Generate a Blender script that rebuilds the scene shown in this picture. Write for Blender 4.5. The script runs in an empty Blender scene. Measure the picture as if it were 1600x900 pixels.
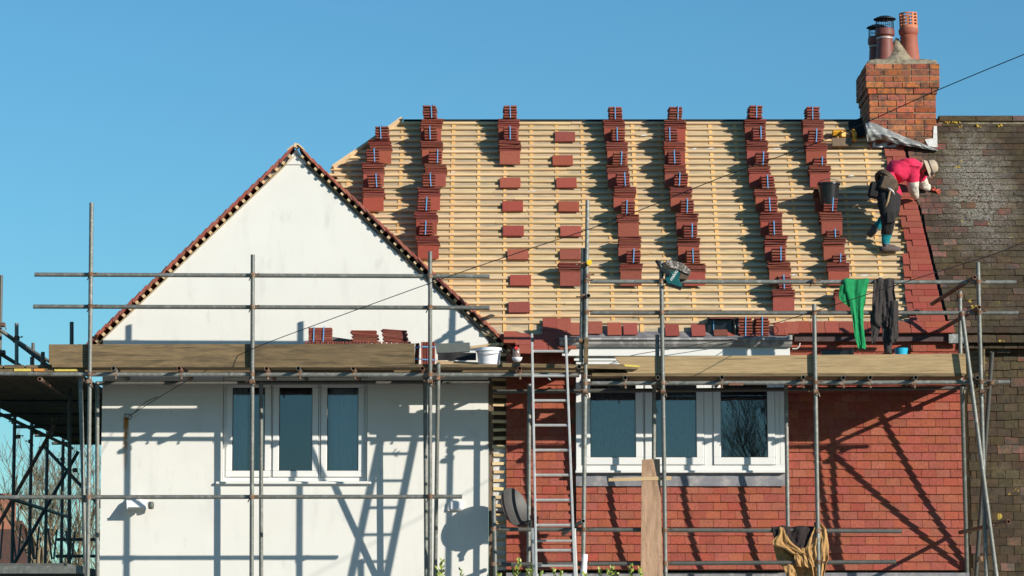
import bpy, bmesh, math, random
from mathutils import Vector, Matrix, Quaternion, noise as mnoise
random.seed(7)
S = bpy.context.scene
COL = S.collection
R = math.radians

# ------------------------------------------------------------------ camera, sky, sun, exposure
F_PX, CAM_Y, CAM_Z, TILT = 4860.0, -36.0, 1.6, R(6.75)
cd = bpy.data.cameras.new('camera'); cam = bpy.data.objects.new('camera', cd); COL.objects.link(cam)
cam.location = (0, CAM_Y, CAM_Z); cam.rotation_euler = (R(90) + TILT, 0, 0)
cd.sensor_width = 36; cd.lens = 36 * F_PX / 1600; cd.clip_start = 0.5; cd.clip_end = 2000
S.camera = cam
TO_SUN = Vector((1.50, -1.17, 0.657)).normalized()
EL = math.asin(TO_SUN.z); AZ = math.atan2(TO_SUN.x, TO_SUN.y)
W = bpy.data.worlds.new('World'); S.world = W; W.use_nodes = True
wn, wl = W.node_tree.nodes, W.node_tree.links
sky = wn.new('ShaderNodeTexSky'); sky.sky_type = 'NISHITA'; sky.sun_disc = False
sky.sun_elevation = EL; sky.sun_rotation = AZ
sky.altitude = 1500; sky.air_density = 1.35; sky.dust_density = 0.0; sky.ozone_density = 6.0
tint = wn.new('ShaderNodeMix'); tint.data_type = 'RGBA'; tint.blend_type = 'MULTIPLY'; tint.inputs['Factor'].default_value = 1.0
tint.inputs['B'].default_value = (0.69, 1.02, 1.0, 1)                # clear, dry winter blue
wl.new(sky.outputs[0], tint.inputs['A'])
bg = wn['Background']; wl.new(tint.outputs['Result'], bg.inputs[0]); bg.inputs[1].default_value = 0.098
sd = bpy.data.lights.new('sun', 'SUN'); sun = bpy.data.objects.new('sun', sd); COL.objects.link(sun)
sd.energy = 5.0; sd.angle = R(0.5); sd.color = (1.0, 0.93, 0.82)
sun.rotation_euler = TO_SUN.to_track_quat('Z', 'Y').to_euler(); sun.location = TO_SUN * 60
S.view_settings.view_transform = 'Standard'; S.view_settings.look = 'None'
S.view_settings.exposure = 0.32; S.view_settings.gamma = 1.0; S.view_settings.use_curve_mapping = False

# ------------------------------------------------------------------ survey helpers: sight line -> point at a known depth
def ray(u, v):
    a = (u - 800) / F_PX; b = (450 - v) / F_PX
    return Vector((a, math.cos(TILT) - b * math.sin(TILT), math.sin(TILT) + b * math.cos(TILT)))
def P(u, v, Y):
    d = ray(u, v); t = (Y - CAM_Y) / d.y
    return Vector((t * d.x, Y, CAM_Z + t * d.z))
PITCH = R(52); TP = math.tan(PITCH)
EAVE = P(800, 522, -0.05)
def roof_z(y): return EAVE.z + (y - EAVE.y) * TP
def roof_y(z): return EAVE.y + (z - EAVE.z) / TP
UP = Vector((0, math.cos(PITCH), math.sin(PITCH)))       # up the slope
NR = Vector((0, -math.sin(PITCH), math.cos(PITCH)))      # out of the slope
def RP(u, v, off=0.0):
    d = ray(u, v); e = EAVE + NR * off
    t = (e.z + (CAM_Y - e.y) * TP - CAM_Z) / (d.z - d.y * TP)
    return Vector((t * d.x, CAM_Y + t * d.y, CAM_Z + t * d.z))
def slope_pt(x, s, off=0.0): return Vector((x, EAVE.y, EAVE.z)) + UP * s + NR * off
RIDGE = RP(800, 190); RL = (RIDGE - EAVE).dot(UP)

# ------------------------------------------------------------------ materials
MATS = {}
def N(nt, t, **kw):
    n = nt.nodes.new(t)
    for k, v in kw.items(): setattr(n, k, v)
    return n
def mat(name, col, rough=0.8, metal=0.0, var=0.15, scale=6.0, stretch=(1, 1, 1), rnd=0.0, hue=0.0,
        col2=None, s2=3.0, lo=0.5, hi=0.62, st2=(1, 1, 1), bump=0.0, bscale=60.0, spec=0.5, col3=None, s3=20.0, lo3=0.62, hi3=0.7,
        alpha=1.0, coat=0.0, sheen=0.0, sub=0.0, st3=(1, 1, 1)):
    m = bpy.data.materials.new(name); m.use_nodes = True; nt = m.node_tree; L = nt.links.new
    b = nt.nodes['Principled BSDF']
    b.inputs['Roughness'].default_value = rough; b.inputs['Metallic'].default_value = metal
    b.inputs['Specular IOR Level'].default_value = spec
    if coat: b.inputs['Coat Weight'].default_value = coat
    if sheen: b.inputs['Sheen Weight'].default_value = sheen
    geo = N(nt, 'ShaderNodeNewGeometry')
    def noise(sc, st, det=6, rg=0.6):
        mp = N(nt, 'ShaderNodeMapping'); mp.inputs['Scale'].default_value = st
        L(geo.outputs['Position'], mp.inputs['Vector'])
        n = N(nt, 'ShaderNodeTexNoise'); n.inputs['Scale'].default_value = sc
        n.inputs['Detail'].default_value = det; n.inputs['Roughness'].default_value = rg
        L(mp.outputs[0], n.inputs['Vector']); return n.outputs['Fac']
    rgb = N(nt, 'ShaderNodeRGB'); rgb.outputs[0].default_value = (*col, 1); cur = rgb.outputs[0]
    def mixin(cur, c, fac):
        mx = N(nt, 'ShaderNodeMix', data_type='RGBA')
        L(fac, mx.inputs['Factor']); L(cur, mx.inputs['A']); mx.inputs['B'].default_value = (*c, 1)
        return mx.outputs['Result']
    def rampf(f, a, bb):
        r = N(nt, 'ShaderNodeMapRange'); r.inputs['From Min'].default_value = a; r.inputs['From Max'].default_value = bb
        L(f, r.inputs['Value']); return r.outputs[0]
    if col2: cur = mixin(cur, col2, rampf(noise(s2, st2), lo, hi))
    if col3: cur = mixin(cur, col3, rampf(noise(s3, st3), lo3, hi3))
    hs = N(nt, 'ShaderNodeHueSaturation'); L(cur, hs.inputs['Color'])
    val = rampf(noise(scale, stretch), 0.25, 0.75)
    mr = N(nt, 'ShaderNodeMapRange'); L(val, mr.inputs['Value'])
    mr.inputs['To Min'].default_value = 1 - var; mr.inputs['To Max'].default_value = 1 + var
    v = mr.outputs[0]
    if rnd or hue:
        oi = N(nt, 'ShaderNodeObjectInfo')
        ad = N(nt, 'ShaderNodeMath', operation='MULTIPLY_ADD'); L(geo.outputs['Random Per Island'], ad.inputs[0])
        ad.inputs[1].default_value = 7.13; L(oi.outputs['Random'], ad.inputs[2])
        wh = N(nt, 'ShaderNodeTexWhiteNoise', noise_dimensions='1D'); L(ad.outputs[0], wh.inputs['W'])
        m2 = N(nt, 'ShaderNodeMapRange'); L(wh.outputs['Value'], m2.inputs['Value'])
        m2.inputs['To Min'].default_value = 1 - rnd; m2.inputs['To Max'].default_value = 1 + rnd
        mu = N(nt, 'ShaderNodeMath', operation='MULTIPLY'); L(v, mu.inputs[0]); L(m2.outputs[0], mu.inputs[1]); v = mu.outputs[0]
        if hue:
            sp = N(nt, 'ShaderNodeSeparateColor'); L(wh.outputs['Color'], sp.inputs[0])
            m3 = N(nt, 'ShaderNodeMapRange'); L(sp.outputs[1], m3.inputs['Value'])
            m3.inputs['To Min'].default_value = 0.5 - hue; m3.inputs['To Max'].default_value = 0.5 + hue
            L(m3.outputs[0], hs.inputs['Hue'])
            m4 = N(nt, 'ShaderNodeMapRange'); L(sp.outputs[2], m4.inputs['Value'])
            m4.inputs['To Min'].default_value = 1 - hue * 8; m4.inputs['To Max'].default_value = 1 + hue * 3
            L(m4.outputs[0], hs.inputs['Saturation'])
    L(v, hs.inputs['Value']); L(hs.outputs[0], b.inputs['Base Color'])
    if bump:
        bp = N(nt, 'ShaderNodeBump'); bp.inputs['Strength'].default_value = bump; bp.inputs['Distance'].default_value = 0.01
        L(noise(bscale, stretch, 4), bp.inputs['Height']); L(bp.outputs[0], b.inputs['Normal'])
    MATS[name] = m
    return m
mat('render', (0.70, 0.69, 0.64), 0.9, var=0.035, scale=1.3, col3=(0.50, 0.49, 0.45), s3=4.2, st3=(1.3, 1, .55), lo3=.60, hi3=.88, col2=(0.62, 0.61, 0.565), s2=2.6, st2=(1.9, 1, .4), lo=0.54, hi=0.76, bump=0.07, bscale=110)
mat('walltile', (0.315, 0.071, 0.038), 0.85, var=0.32, scale=45, rnd=0.125, hue=0.007, col2=(0.25, 0.062, 0.036), s2=5, lo=.5, hi=.75, bump=0.5, bscale=220)
mat('newtile', (0.275, 0.058, 0.034), 0.85, var=0.2, scale=50, rnd=0.13, hue=0.006, bump=0.4, bscale=220)
mat('stacktile', (0.225, 0.052, 0.032), 0.85, var=0.25, scale=40, rnd=0.28, hue=0.010, bump=0.4, bscale=200)
mat('oldtile', (0.056, 0.035, 0.015), 0.92, var=0.40, scale=26, rnd=0.24, hue=0.02, col2=(0.076, 0.053, 0.025), s2=2.2, lo=.46, hi=.62, bump=0.7, bscale=120,
    col3=(0.030, 0.024, 0.017), s3=11, lo3=.54, hi3=.7)
mat('verge', (0.30, 0.085, 0.055), 0.85, var=0.25, scale=40, rnd=0.22, hue=0.010, bump=0.4, bscale=200)
mat('oldtile_red', (0.17, 0.068, 0.042), 0.92, var=0.3, scale=26, rnd=0.3, hue=0.02, col2=(0.085, 0.060, 0.042), s2=14, lo=.42, hi=.56, bump=0.5, bscale=120)
mat('lichen', (0.50, 0.33, 0.05), 0.95, var=0.3, scale=40, bump=0.8, bscale=120)
mat('batten', (0.60, 0.425, 0.225), 0.75, var=0.24, scale=14, stretch=(.12, 2, 2), rnd=0.16, hue=0.009, col2=(0.50, 0.31, 0.145), s2=9, st2=(.25, 1.5, 1.5), lo=.58, hi=.72)
mat('counter', (0.66, 0.40, 0.15), 0.75, var=0.15, scale=14, rnd=0.12)
mat('membrane', (0.52, 0.39, 0.23), 0.8, var=0.20, scale=22, stretch=(.25, 2, 2), col2=(0.36, 0.295, 0.205), s2=11, st2=(.22, 1.6, 1.6), lo=.43, hi=.56, bump=0.5, bscale=14)
mat('steel', (0.165, 0.17, 0.15), 0.5, metal=0.25, var=0.25, scale=22, rnd=0.16, col2=(0.25, 0.255, 0.235), s2=16, lo=.52, hi=.66, bump=0.2, bscale=90, col3=(.13, .095, .06), s3=9, lo3=.62, hi3=.72)
mat('steel_dull', (0.10, 0.10, 0.09), 0.6, metal=0.2, var=0.25, scale=20, rnd=0.15, col2=(0.15, 0.11, 0.07), s2=8, lo=.58, hi=.7)
mat('steel_rust', (0.17, 0.075, 0.045), 0.8, var=0.3, scale=20, col2=(0.24, 0.17, 0.12), s2=12)
mat('coupler', (0.17, 0.085, 0.042), 0.8, metal=0.1, var=0.35, scale=50, rnd=0.3, col2=(0.25, 0.21, 0.17), s2=30)
mat('board', (0.185, 0.128, 0.064), 0.9, var=0.34, scale=22, stretch=(.22, 3, 3), rnd=0.12, col2=(0.115, 0.083, 0.044), s2=9, st2=(.3, 1.2, 1.6), lo=.47, hi=.62, bump=0.5, bscale=60, col3=(0.06, 0.042, 0.022), s3=9, st3=(.10, 1, 2.6), lo3=.58, hi3=.68)
mat('board_new', (0.385, 0.272, 0.14), 0.88, var=0.24, scale=22, stretch=(.2, 3, 3), rnd=0.1, col2=(0.33, 0.24, 0.125), s2=9, st2=(.25, 1.2, 1.6), lo=.48, hi=.64, bump=0.4, bscale=60, col3=(0.15, 0.10, 0.05), s3=9, st3=(.10, 1, 2.6), lo3=.60, hi3=.70)
mat('plank', (0.40, 0.25, 0.155), 0.85, var=0.25, scale=12, stretch=(3, 3, .2), bump=0.4, col2=(0.28, 0.17, 0.10), s2=9, st2=(1.6, 1, .2), lo=.48, hi=.64, col3=(0.5, 0.36, 0.25), s3=30, lo3=.62, hi3=.7)
mat('band_yellow', (0.62, 0.48, 0.10), 0.7, var=0.4, scale=60)
mat('band_orange', (0.60, 0.25, 0.05), 0.7, var=0.4, scale=60)
mat('upvc', (0.73, 0.725, 0.70), 0.35, var=0.03, scale=3)
mat('gasket', (0.05, 0.05, 0.05), 0.7)
mat('grey_trim', (0.26, 0.26, 0.26), 0.6, var=0.2, scale=8, col2=(0.42, 0.41, 0.39), s2=6, st2=(1, 1, .4), lo=.5, hi=.54)
mat('felt', (0.085, 0.055, 0.055), 0.9, var=0.3, scale=14)
mat('lead', (0.20, 0.195, 0.21), 0.6, metal=0.2, var=0.25, scale=9, col2=(0.30, 0.28, 0.27), s2=7, bump=0.3, bscale=12)
mat('lead_bright', (0.22, 0.235, 0.225), 0.55, metal=0.25, var=0.3, scale=14, col2=(0.42, 0.43, 0.42), s2=12, bump=0.5, bscale=18)
mat('brick', (0.38, 0.105, 0.036), 0.9, var=0.28, scale=24, rnd=0.30, hue=0.012, col2=(0.16, 0.065, 0.04), s2=11, lo=.48, hi=.62, bump=0.7, bscale=110, col3=(0.10, 0.06, 0.04), s3=30, lo3=.58, hi3=.68)
mat('mortar', (0.30, 0.24, 0.15), 0.95, var=0.3, scale=30, bump=0.6, bscale=80)
mat('flaunch', (0.29, 0.245, 0.165), 0.95, var=0.35, scale=24, col2=(0.16, 0.13, 0.09), s2=11, lo=.5, hi=.62, bump=1.0, bscale=60)
mat('pot_dark', (0.17, 0.048, 0.036), 0.6, var=0.2, scale=12, rnd=.15)
mat('pot_red', (0.30, 0.085, 0.05), 0.7, var=0.15, scale=12)
mat('terracotta', (0.52, 0.175, 0.085), 0.75, var=0.1, scale=12)
mat('black_metal', (0.015, 0.015, 0.016), 0.5, metal=0.3)
mat('black', (0.012, 0.012, 0.012), 0.9, var=0.3)
mat('black_plastic', (0.014, 0.015, 0.016), 0.28, var=0.2)
mat('white_plastic', (0.75, 0.75, 0.77), 0.35, var=0.05)
mat('clear_plastic', (0.22, 0.15, 0.13), 0.1, var=0.1)
mat('blue_strap', (0.13, 0.36, 0.66), 0.4, var=0.1)
mat('blue_tub', (0.02, 0.40, 0.62), 0.4, var=0.1)
mat('alu', (0.50, 0.49, 0.46), 0.45, metal=0.4, var=0.14, scale=16, bump=0.1)
mat('dish', (0.045, 0.044, 0.043), 0.55, var=0.15, scale=30)
mat('green_cloth', (0.006, 0.23, 0.075), 0.95, var=0.14, scale=30, bump=0.6, bscale=70)
mat('charcoal_cloth', (0.036, 0.030, 0.028), 0.97, var=0.25, scale=30, bump=0.6, bscale=70)
mat('tan_cloth', (0.40, 0.225, 0.085), 0.95, var=0.25, scale=22, bump=0.5, bscale=90)
mat('lining', (0.022, 0.014, 0.013), 0.95, var=0.3, scale=30)
mat('teal', (0.0, 0.085, 0.085), 0.4, var=0.15, scale=30)
mat('saw_metal', (0.12, 0.10, 0.085), 0.6, metal=0.3, var=0.6, scale=50, col2=(0.40, 0.37, 0.33), s2=40, lo=.5, hi=.56)
mat('text_white', (0.8, 0.8, 0.78), 0.6)
mat('shirt', (0.62, 0.018, 0.075), 0.9, var=0.12, scale=18, bump=0.5, bscale=45)
mat('sleeve', (0.60, 0.55, 0.47), 0.9, var=0.1, scale=18, bump=0.3)
mat('trousers', (0.013, 0.012, 0.012), 0.9, var=0.4, scale=18, bump=0.5, bscale=40)
mat('sock', (0.0, 0.20, 0.23), 0.9, var=0.15, scale=30)
mat('skin', (0.22, 0.11, 0.07), 0.55)
mat('glove', (0.38, 0.06, 0.03), 0.8)
mat('hair', (0.012, 0.010, 0.009), 0.8)
mat('shoe', (0.12, 0.08, 0.06), 0.8, var=0.3, scale=30, col2=(0.05, 0.06, 0.09), s2=25)
mat('leather', (0.085, 0.055, 0.032), 0.75, var=0.35, scale=25)
mat('hat', (0.42, 0.34, 0.25), 0.9, var=0.15, scale=25)
mat('hammer_wood', (0.30, 0.19, 0.09), 0.7)
mat('bark', (0.20, 0.155, 0.09), 0.9, var=0.35, scale=20)
mat('leaf', (0.085, 0.145, 0.022), 0.5, var=0.25, scale=30, rnd=0.35, hue=0.02)
mat('leaf_young', (0.26, 0.31, 0.045), 0.5, var=0.25, scale=30, rnd=0.25, hue=0.015)
mat('ground', (0.075, 0.073, 0.07), 0.95, var=0.2, scale=3)
mat('grass', (0.03, 0.045, 0.015), 0.95, var=0.3, scale=4)
mat('paving', (0.26, 0.235, 0.20), 0.9, var=0.2, scale=3)
mat('farbrick', (0.36, 0.15, 0.09), 0.9, var=0.2, scale=8)
mat('cable', (0.012, 0.012, 0.012), 0.6)
mat('cord_white', (0.6, 0.6, 0.57), 0.7)
mat('curtain', (0.62, 0.70, 0.75), 0.9, var=0.12, scale=20, stretch=(3, 1, .2))
mat('net', (0.30, 0.34, 0.33), 0.95, var=0.35, scale=26, stretch=(4, 1, .5))
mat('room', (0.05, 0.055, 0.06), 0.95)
mat('vase', (0.55, 0.6, 0.5), 0.4)
mat('polythene', (0.62, 0.61, 0.58), 0.5, var=0.3, scale=20)
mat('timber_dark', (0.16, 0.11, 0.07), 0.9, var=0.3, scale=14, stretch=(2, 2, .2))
mat('red_plastic', (0.6, 0.03, 0.03), 0.4)
mat('yellow_plastic', (0.75, 0.50, 0.01), 0.4)
mat('yellow_tool', (0.62, 0.30, 0.012), 0.5, var=0.3, scale=50)
mat('grey_panel', (0.10, 0.115, 0.105), 0.6, var=0.15, scale=20)
mat('timber_light', (0.50, 0.35, 0.19), 0.8, var=0.2, scale=12, stretch=(.2, 2, 2))
def glass_mat():
    m = bpy.data.materials.new('glass'); m.use_nodes = True; nt = m.node_tree; L = nt.links.new
    nt.nodes.remove(nt.nodes['Principled BSDF']); out = nt.nodes['Material Output']
    g = N(nt, 'ShaderNodeBsdfGlossy'); g.inputs['Roughness'].default_value = 0.0; g.inputs['Color'].default_value = (.95, .92, 1, 1)
    t = N(nt, 'ShaderNodeBsdfTransparent'); t.inputs['Color'].default_value = (.80, .82, .84, 1)
    f = N(nt, 'ShaderNodeFresnel'); f.inputs['IOR'].default_value = 1.85
    mx = N(nt, 'ShaderNodeMixShader'); L(f.outputs[0], mx.inputs[0]); L(t.outputs[0], mx.inputs[1]); L(g.outputs[0], mx.inputs[2])
    L(mx.outputs[0], out.inputs[0]); MATS['glass'] = m
glass_mat()
# the rust streak under the cable bracket and grime under the verge are stains on the render
def render_stains():
    nt = MATS['render'].node_tree; L = nt.links.new; b = nt.nodes['Principled BSDF']
    src = b.inputs['Base Color'].links[0].from_socket
    geo = N(nt, 'ShaderNodeNewGeometry'); sp = N(nt, 'ShaderNodeSeparateXYZ'); L(geo.outputs['Position'], sp.inputs[0])
    c = P(197, 652, 0); e = P(197, 745, 0)
    ns = N(nt, 'ShaderNodeTexNoise'); ns.inputs['Scale'].default_value = 14; L(geo.outputs['Position'], ns.inputs['Vector'])
    def math_(op, a, bb, cl=False):
        n = N(nt, 'ShaderNodeMath', operation=op); n.use_clamp = cl
        for i, x in enumerate((a, bb)):
            if isinstance(x, (int, float)): n.inputs[i].default_value = x
            else: L(x, n.inputs[i])
        return n.outputs[0]
    dx = math_('ABSOLUTE', math_('SUBTRACT', sp.outputs[0], c.x), 0)
    fx = math_('SUBTRACT', 1.0, math_('DIVIDE', dx, 0.042), True)
    fz = math_('MULTIPLY', math_('LESS_THAN', sp.outputs[2], c.z), math_('DIVIDE', math_('SUBTRACT', sp.outputs[2], e.z), (c.z - e.z) * .9, True))
    fac = math_('MULTIPLY', math_('MULTIPLY', fx, fz), math_('MULTIPLY', ns.outputs['Fac'], 3.2), True)
    mx = N(nt, 'ShaderNodeMix', data_type='RGBA'); L(fac, mx.inputs['Factor']); L(src, mx.inputs['A']); mx.inputs['B'].default_value = (.36, .15, .03, 1)
    L(mx.outputs['Result'], b.inputs['Base Color'])
render_stains()
# pale weathered band and yellow lichen spots on the neighbour's old tiles
def old_tile_weather():
    nt = MATS['oldtile'].node_tree; L = nt.links.new; b = nt.nodes['Principled BSDF']
    src = b.inputs['Base Color'].links[0].from_socket
    geo = N(nt, 'ShaderNodeNewGeometry')
    c = RP(1525, 300)
    vs = N(nt, 'ShaderNodeVectorMath', operation='SUBTRACT'); L(geo.outputs['Position'], vs.inputs[0]); vs.inputs[1].default_value = c
    vm = N(nt, 'ShaderNodeVectorMath', operation='MULTIPLY'); L(vs.outputs[0], vm.inputs[0]); vm.inputs[1].default_value = (2.3, .95, .95)
    ln = N(nt, 'ShaderNodeVectorMath', operation='LENGTH'); L(vm.outputs[0], ln.inputs[0])
    n1 = N(nt, 'ShaderNodeTexNoise'); n1.inputs['Scale'].default_value = 5; n1.inputs['Detail'].default_value = 8; n1.inputs['Roughness'].default_value = .75
    L(geo.outputs['Position'], n1.inputs['Vector'])
    sub = N(nt, 'ShaderNodeMath', operation='MULTIPLY_ADD'); L(n1.outputs['Fac'], sub.inputs[0]); sub.inputs[1].default_value = -2.1; L(ln.outputs['Value'], sub.inputs[2])
    r = N(nt, 'ShaderNodeMapRange'); L(sub.outputs[0], r.inputs['Value']); r.inputs['From Min'].default_value = .20; r.inputs['From Max'].default_value = -.60
    r.inputs['To Max'].default_value = .72
    n3 = N(nt, 'ShaderNodeTexNoise'); n3.inputs['Scale'].default_value = 48; n3.inputs['Detail'].default_value = 4; L(geo.outputs['Position'], n3.inputs['Vector'])
    r3 = N(nt, 'ShaderNodeMapRange'); L(n3.outputs['Fac'], r3.inputs['Value']); r3.inputs['From Min'].default_value = .40; r3.inputs['From Max'].default_value = .56
    mm = N(nt, 'ShaderNodeMath', operation='MULTIPLY'); L(r.outputs[0], mm.inputs[0]); L(r3.outputs[0], mm.inputs[1])
    mx = N(nt, 'ShaderNodeMix', data_type='RGBA'); L(mm.outputs[0], mx.inputs['Factor']); L(src, mx.inputs['A']); mx.inputs['B'].default_value = (.31, .29, .245, 1)
    n2 = N(nt, 'ShaderNodeTexNoise'); n2.inputs['Scale'].default_value = 7.5; n2.inputs['Detail'].default_value = 3; L(geo.outputs['Position'], n2.inputs['Vector'])
    r2 = N(nt, 'ShaderNodeMapRange'); L(n2.outputs['Fac'], r2.inputs['Value']); r2.inputs['From Min'].default_value = .70; r2.inputs['From Max'].default_value = .735
    m2 = N(nt, 'ShaderNodeMix', data_type='RGBA'); L(r2.outputs[0], m2.inputs['Factor']); L(mx.outputs['Result'], m2.inputs['A']); m2.inputs['B'].default_value = (.42, .30, .05, 1)
    L(m2.outputs['Result'], b.inputs['Base Color'])
old_tile_weather()

# ------------------------------------------------------------------ mesh collector and object helpers
class MB:
    def __init__(s): s.v = []; s.f = []
    def quad(s, *pts):
        n = len(s.v); s.v += [Vector(p) for p in pts]; s.f.append(tuple(range(n, n + len(pts)))); return s
    def box(s, c, size, rot=None):
        c = Vector(c); hx, hy, hz = size[0] / 2, size[1] / 2, size[2] / 2; n = len(s.v)
        for dx, dy, dz in ((-1,-1,-1),(1,-1,-1),(1,1,-1),(-1,1,-1),(-1,-1,1),(1,-1,1),(1,1,1),(-1,1,1)):
            p = Vector((dx * hx, dy * hy, dz * hz))
            if rot: p = rot @ p
            s.v.append(c + p)
        s.f += [tuple(n + i for i in q) for q in ((0,3,2,1),(4,5,6,7),(0,1,5,4),(1,2,6,5),(2,3,7,6),(3,0,4,7))]
        return s
    def bb(s, a, b):                                   # box from two corners
        return s.box([(a[i] + b[i]) / 2 for i in range(3)], [abs(a[i] - b[i]) for i in range(3)])
    def tube(s, a, b, r, n=10, r2=None, caps=True, hollow=False):
        a, b = Vector(a), Vector(b); r2 = r if r2 is None else r2
        d = (b - a).normalized(); x = d.orthogonal().normalized(); y = d.cross(x); k = len(s.v)
        for p, q in ((a, r), (b, r2)):
            for i in range(n):
                t = 2 * math.pi * i / n; s.v.append(p + (x * math.cos(t) + y * math.sin(t)) * q)
        for i in range(n):
            j = (i + 1) % n; s.f.append((k + i, k + j, k + n + j, k + n + i))
        if hollow:                                     # wall thickness and a dark bore at both ends
            for base, p, sg, rr in ((k, a, 1, r), (k + n, b, -1, r2)):
                m = len(s.v)
                for dep in (0, 0.15):
                    for i in range(n):
                        t = 2 * math.pi * i / n
                        s.v.append(p + d * sg * dep + (x * math.cos(t) + y * math.sin(t)) * rr * .80)
                for i in range(n):
                    j = (i + 1) % n
                    s.f.append((base + i, base + j, m + j, m + i)); s.f.append((m + i, m + j, m + n + j, m + n + i))
                s.f.append(tuple(m + n + i for i in range(n)))
        elif caps:
            s.f.append(tuple(k + i for i in reversed(range(n)))); s.f.append(tuple(k + n + i for i in range(n)))
        return s
    def path(s, pts, r, n=6):
        for a, b in zip(pts, pts[1:]): s.tube(a, b, r, n)
        return s
    def sweep(s, pts, rads, n=6):                      # one continuous tapering tube
        k0 = len(s.v); pts = [Vector(p) for p in pts]
        for i, p in enumerate(pts):
            d = (pts[min(i + 1, len(pts) - 1)] - pts[max(i - 1, 0)]).normalized()
            x = d.cross(Vector((.31, .83, .46))).normalized(); y = d.cross(x)
            for j in range(n):
                t = 2 * math.pi * j / n; s.v.append(p + (x * math.cos(t) + y * math.sin(t)) * rads[i])
        for i in range(len(pts) - 1):
            for j in range(n):
                q = (j + 1) % n; a = k0 + i * n
                s.f.append((a + j, a + q, a + n + q, a + n + j))
        s.f.append(tuple(k0 + j for j in reversed(range(n)))); a = k0 + (len(pts) - 1) * n; s.f.append(tuple(a + j for j in range(n)))
        return s
    def lathe(s, prof, c, n=20, tilt=None):            # profile [(r,z)...] round a vertical axis
        c = Vector(c); k = len(s.v)
        for r, z in prof:
            for i in range(n):
                t = 2 * math.pi * i / n; p = Vector((r * math.cos(t), r * math.sin(t), z))
                if tilt: p = tilt @ p
                s.v.append(c + p)
        for a in range(len(prof) - 1):
            for i in range(n):
                j = (i + 1) % n; s.f.append((k + a*n + i, k + a*n + j, k + (a+1)*n + j, k + (a+1)*n + i))
        return s
    def prism(s, poly, ext):                           # closed polygon (3-D points) pushed along ext
        n = len(poly); k = len(s.v); ext = Vector(ext)
        s.v += [Vector(p) for p in poly] + [Vector(p) + ext for p in poly]
        s.f.append(tuple(k + i for i in range(n))); s.f.append(tuple(k + n + i for i in reversed(range(n))))
        for i in range(n):
            j = (i + 1) % n; s.f.append((k + j, k + i, k + n + i, k + n + j))
        return s
    def grid(s, fn, nu, nv):
        k = len(s.v)
        for j in range(nv + 1):
            for i in range(nu + 1): s.v.append(Vector(fn(i / nu, j / nv)))
        for j in range(nv):
            for i in range(nu):
                a = k + j * (nu + 1) + i; s.f.append((a, a + 1, a + nu + 2, a + nu + 1))
        return s
ORG = {}
def mesh_of(mb, name, m, o=Vector((0, 0, 0)), smooth=False, bevel=0.0):
    me = bpy.data.meshes.new(name); me.from_pydata([tuple(p - o) for p in mb.v], [], mb.f)
    bm = bmesh.new(); bm.from_mesh(me)
    bmesh.ops.recalc_face_normals(bm, faces=bm.faces)
    if bevel: bmesh.ops.bevel(bm, geom=list(bm.edges), offset=bevel, segments=1, affect='EDGES', profile=.5)
    bm.to_mesh(me); bm.free()
    if smooth: me.shade_smooth() if smooth is True else me.set_sharp_from_angle(angle=R(smooth)) or None
    if smooth and smooth is not True:
        for p in me.polygons: p.use_smooth = True
    me.materials.append(MATS[m]); return me
def origin(o): return ORG.get(o.name, Vector((0, 0, 0))) if o else Vector((0, 0, 0))
def part(name, mb, m, parent=None, smooth=False, bevel=0.0, label=None):
    """mesh in world coordinates, linked as ONE object under parent"""
    org = origin(parent)
    o = bpy.data.objects.new(name, mesh_of(mb, name, m, org, smooth, bevel)); COL.objects.link(o)
    if parent: o.parent = parent
    ORG[o.name] = org
    if label: o['label'] = label
    return o
def piece(name, me, parent, loc, rot=None, scale=None):
    """one more object on shared mesh data"""
    o = bpy.data.objects.new(name, me); COL.objects.link(o)
    o.location = Vector(loc) - origin(parent)
    if parent: o.parent = parent
    if rot is not None:
        o.rotation_mode = 'QUATERNION'; o.rotation_quaternion = rot.to_quaternion() if isinstance(rot, Matrix) else rot
    if scale: o.scale = scale
    return o
def tag(o, label, cat, group=None, kind=None):
    o['label'] = label; o['category'] = cat
    if group: o['group'] = group
    if kind: o['kind'] = kind
    return o
def thing(name, loc, label, cat, group=None):
    o = bpy.data.objects.new(name, None); COL.objects.link(o); o.location = loc; o.empty_display_size = .1
    ORG[o.name] = Vector(loc); return tag(o, label, cat, group)
def single(name, mb, m, label, cat, group=None, smooth=False, bevel=0.0):
    return tag(part(name, mb, m, None, smooth, bevel), label, cat, group)
def structure(name, mb, m):
    o = part(name, mb, m); o['kind'] = 'structure'; return o
def boxmesh(name, size, m, bevel=0.0): return mesh_of(MB().box((0, 0, 0), size), name, m, bevel=bevel)
def RX(a): return Matrix.Rotation(a, 3, 'X')
def RY(a): return Matrix.Rotation(a, 3, 'Y')
def RZ(a): return Matrix.Rotation(a, 3, 'Z')
SLOPE = RX(PITCH)                                        # local x along the roof, y up the slope, z out
rn = random.uniform

# ================================================================== SETTING
structure('ground', MB().quad((-600, -600, 0), (600, -600, 0), (600, 900, 0), (-600, 900, 0)), 'grass')
structure('road', MB().quad((-300, -38, .004), (300, -38, .004), (300, -9, .004), (-300, -9, .004)), 'ground')
structure('pavement', MB().bb((-300, -9, 0), (300, -7, .12)), 'paving')
structure('front_path', MB().bb((-9, -6.99, 0), (12, -0.0, .03)), 'paving')

# ================================================================== HOUSE
house = thing('house', (-0.3, 0.2, 0), 'white rendered gable house with stripped roof and red hung tiles behind scaffolding', 'house')
XL, XR = P(160, 600, 0).x, P(763, 600, 0).x
APEX = P(463, 229, -0.06); VL = P(146, 531, -0.06); VR = P(796, 542, -0.06)
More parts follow.
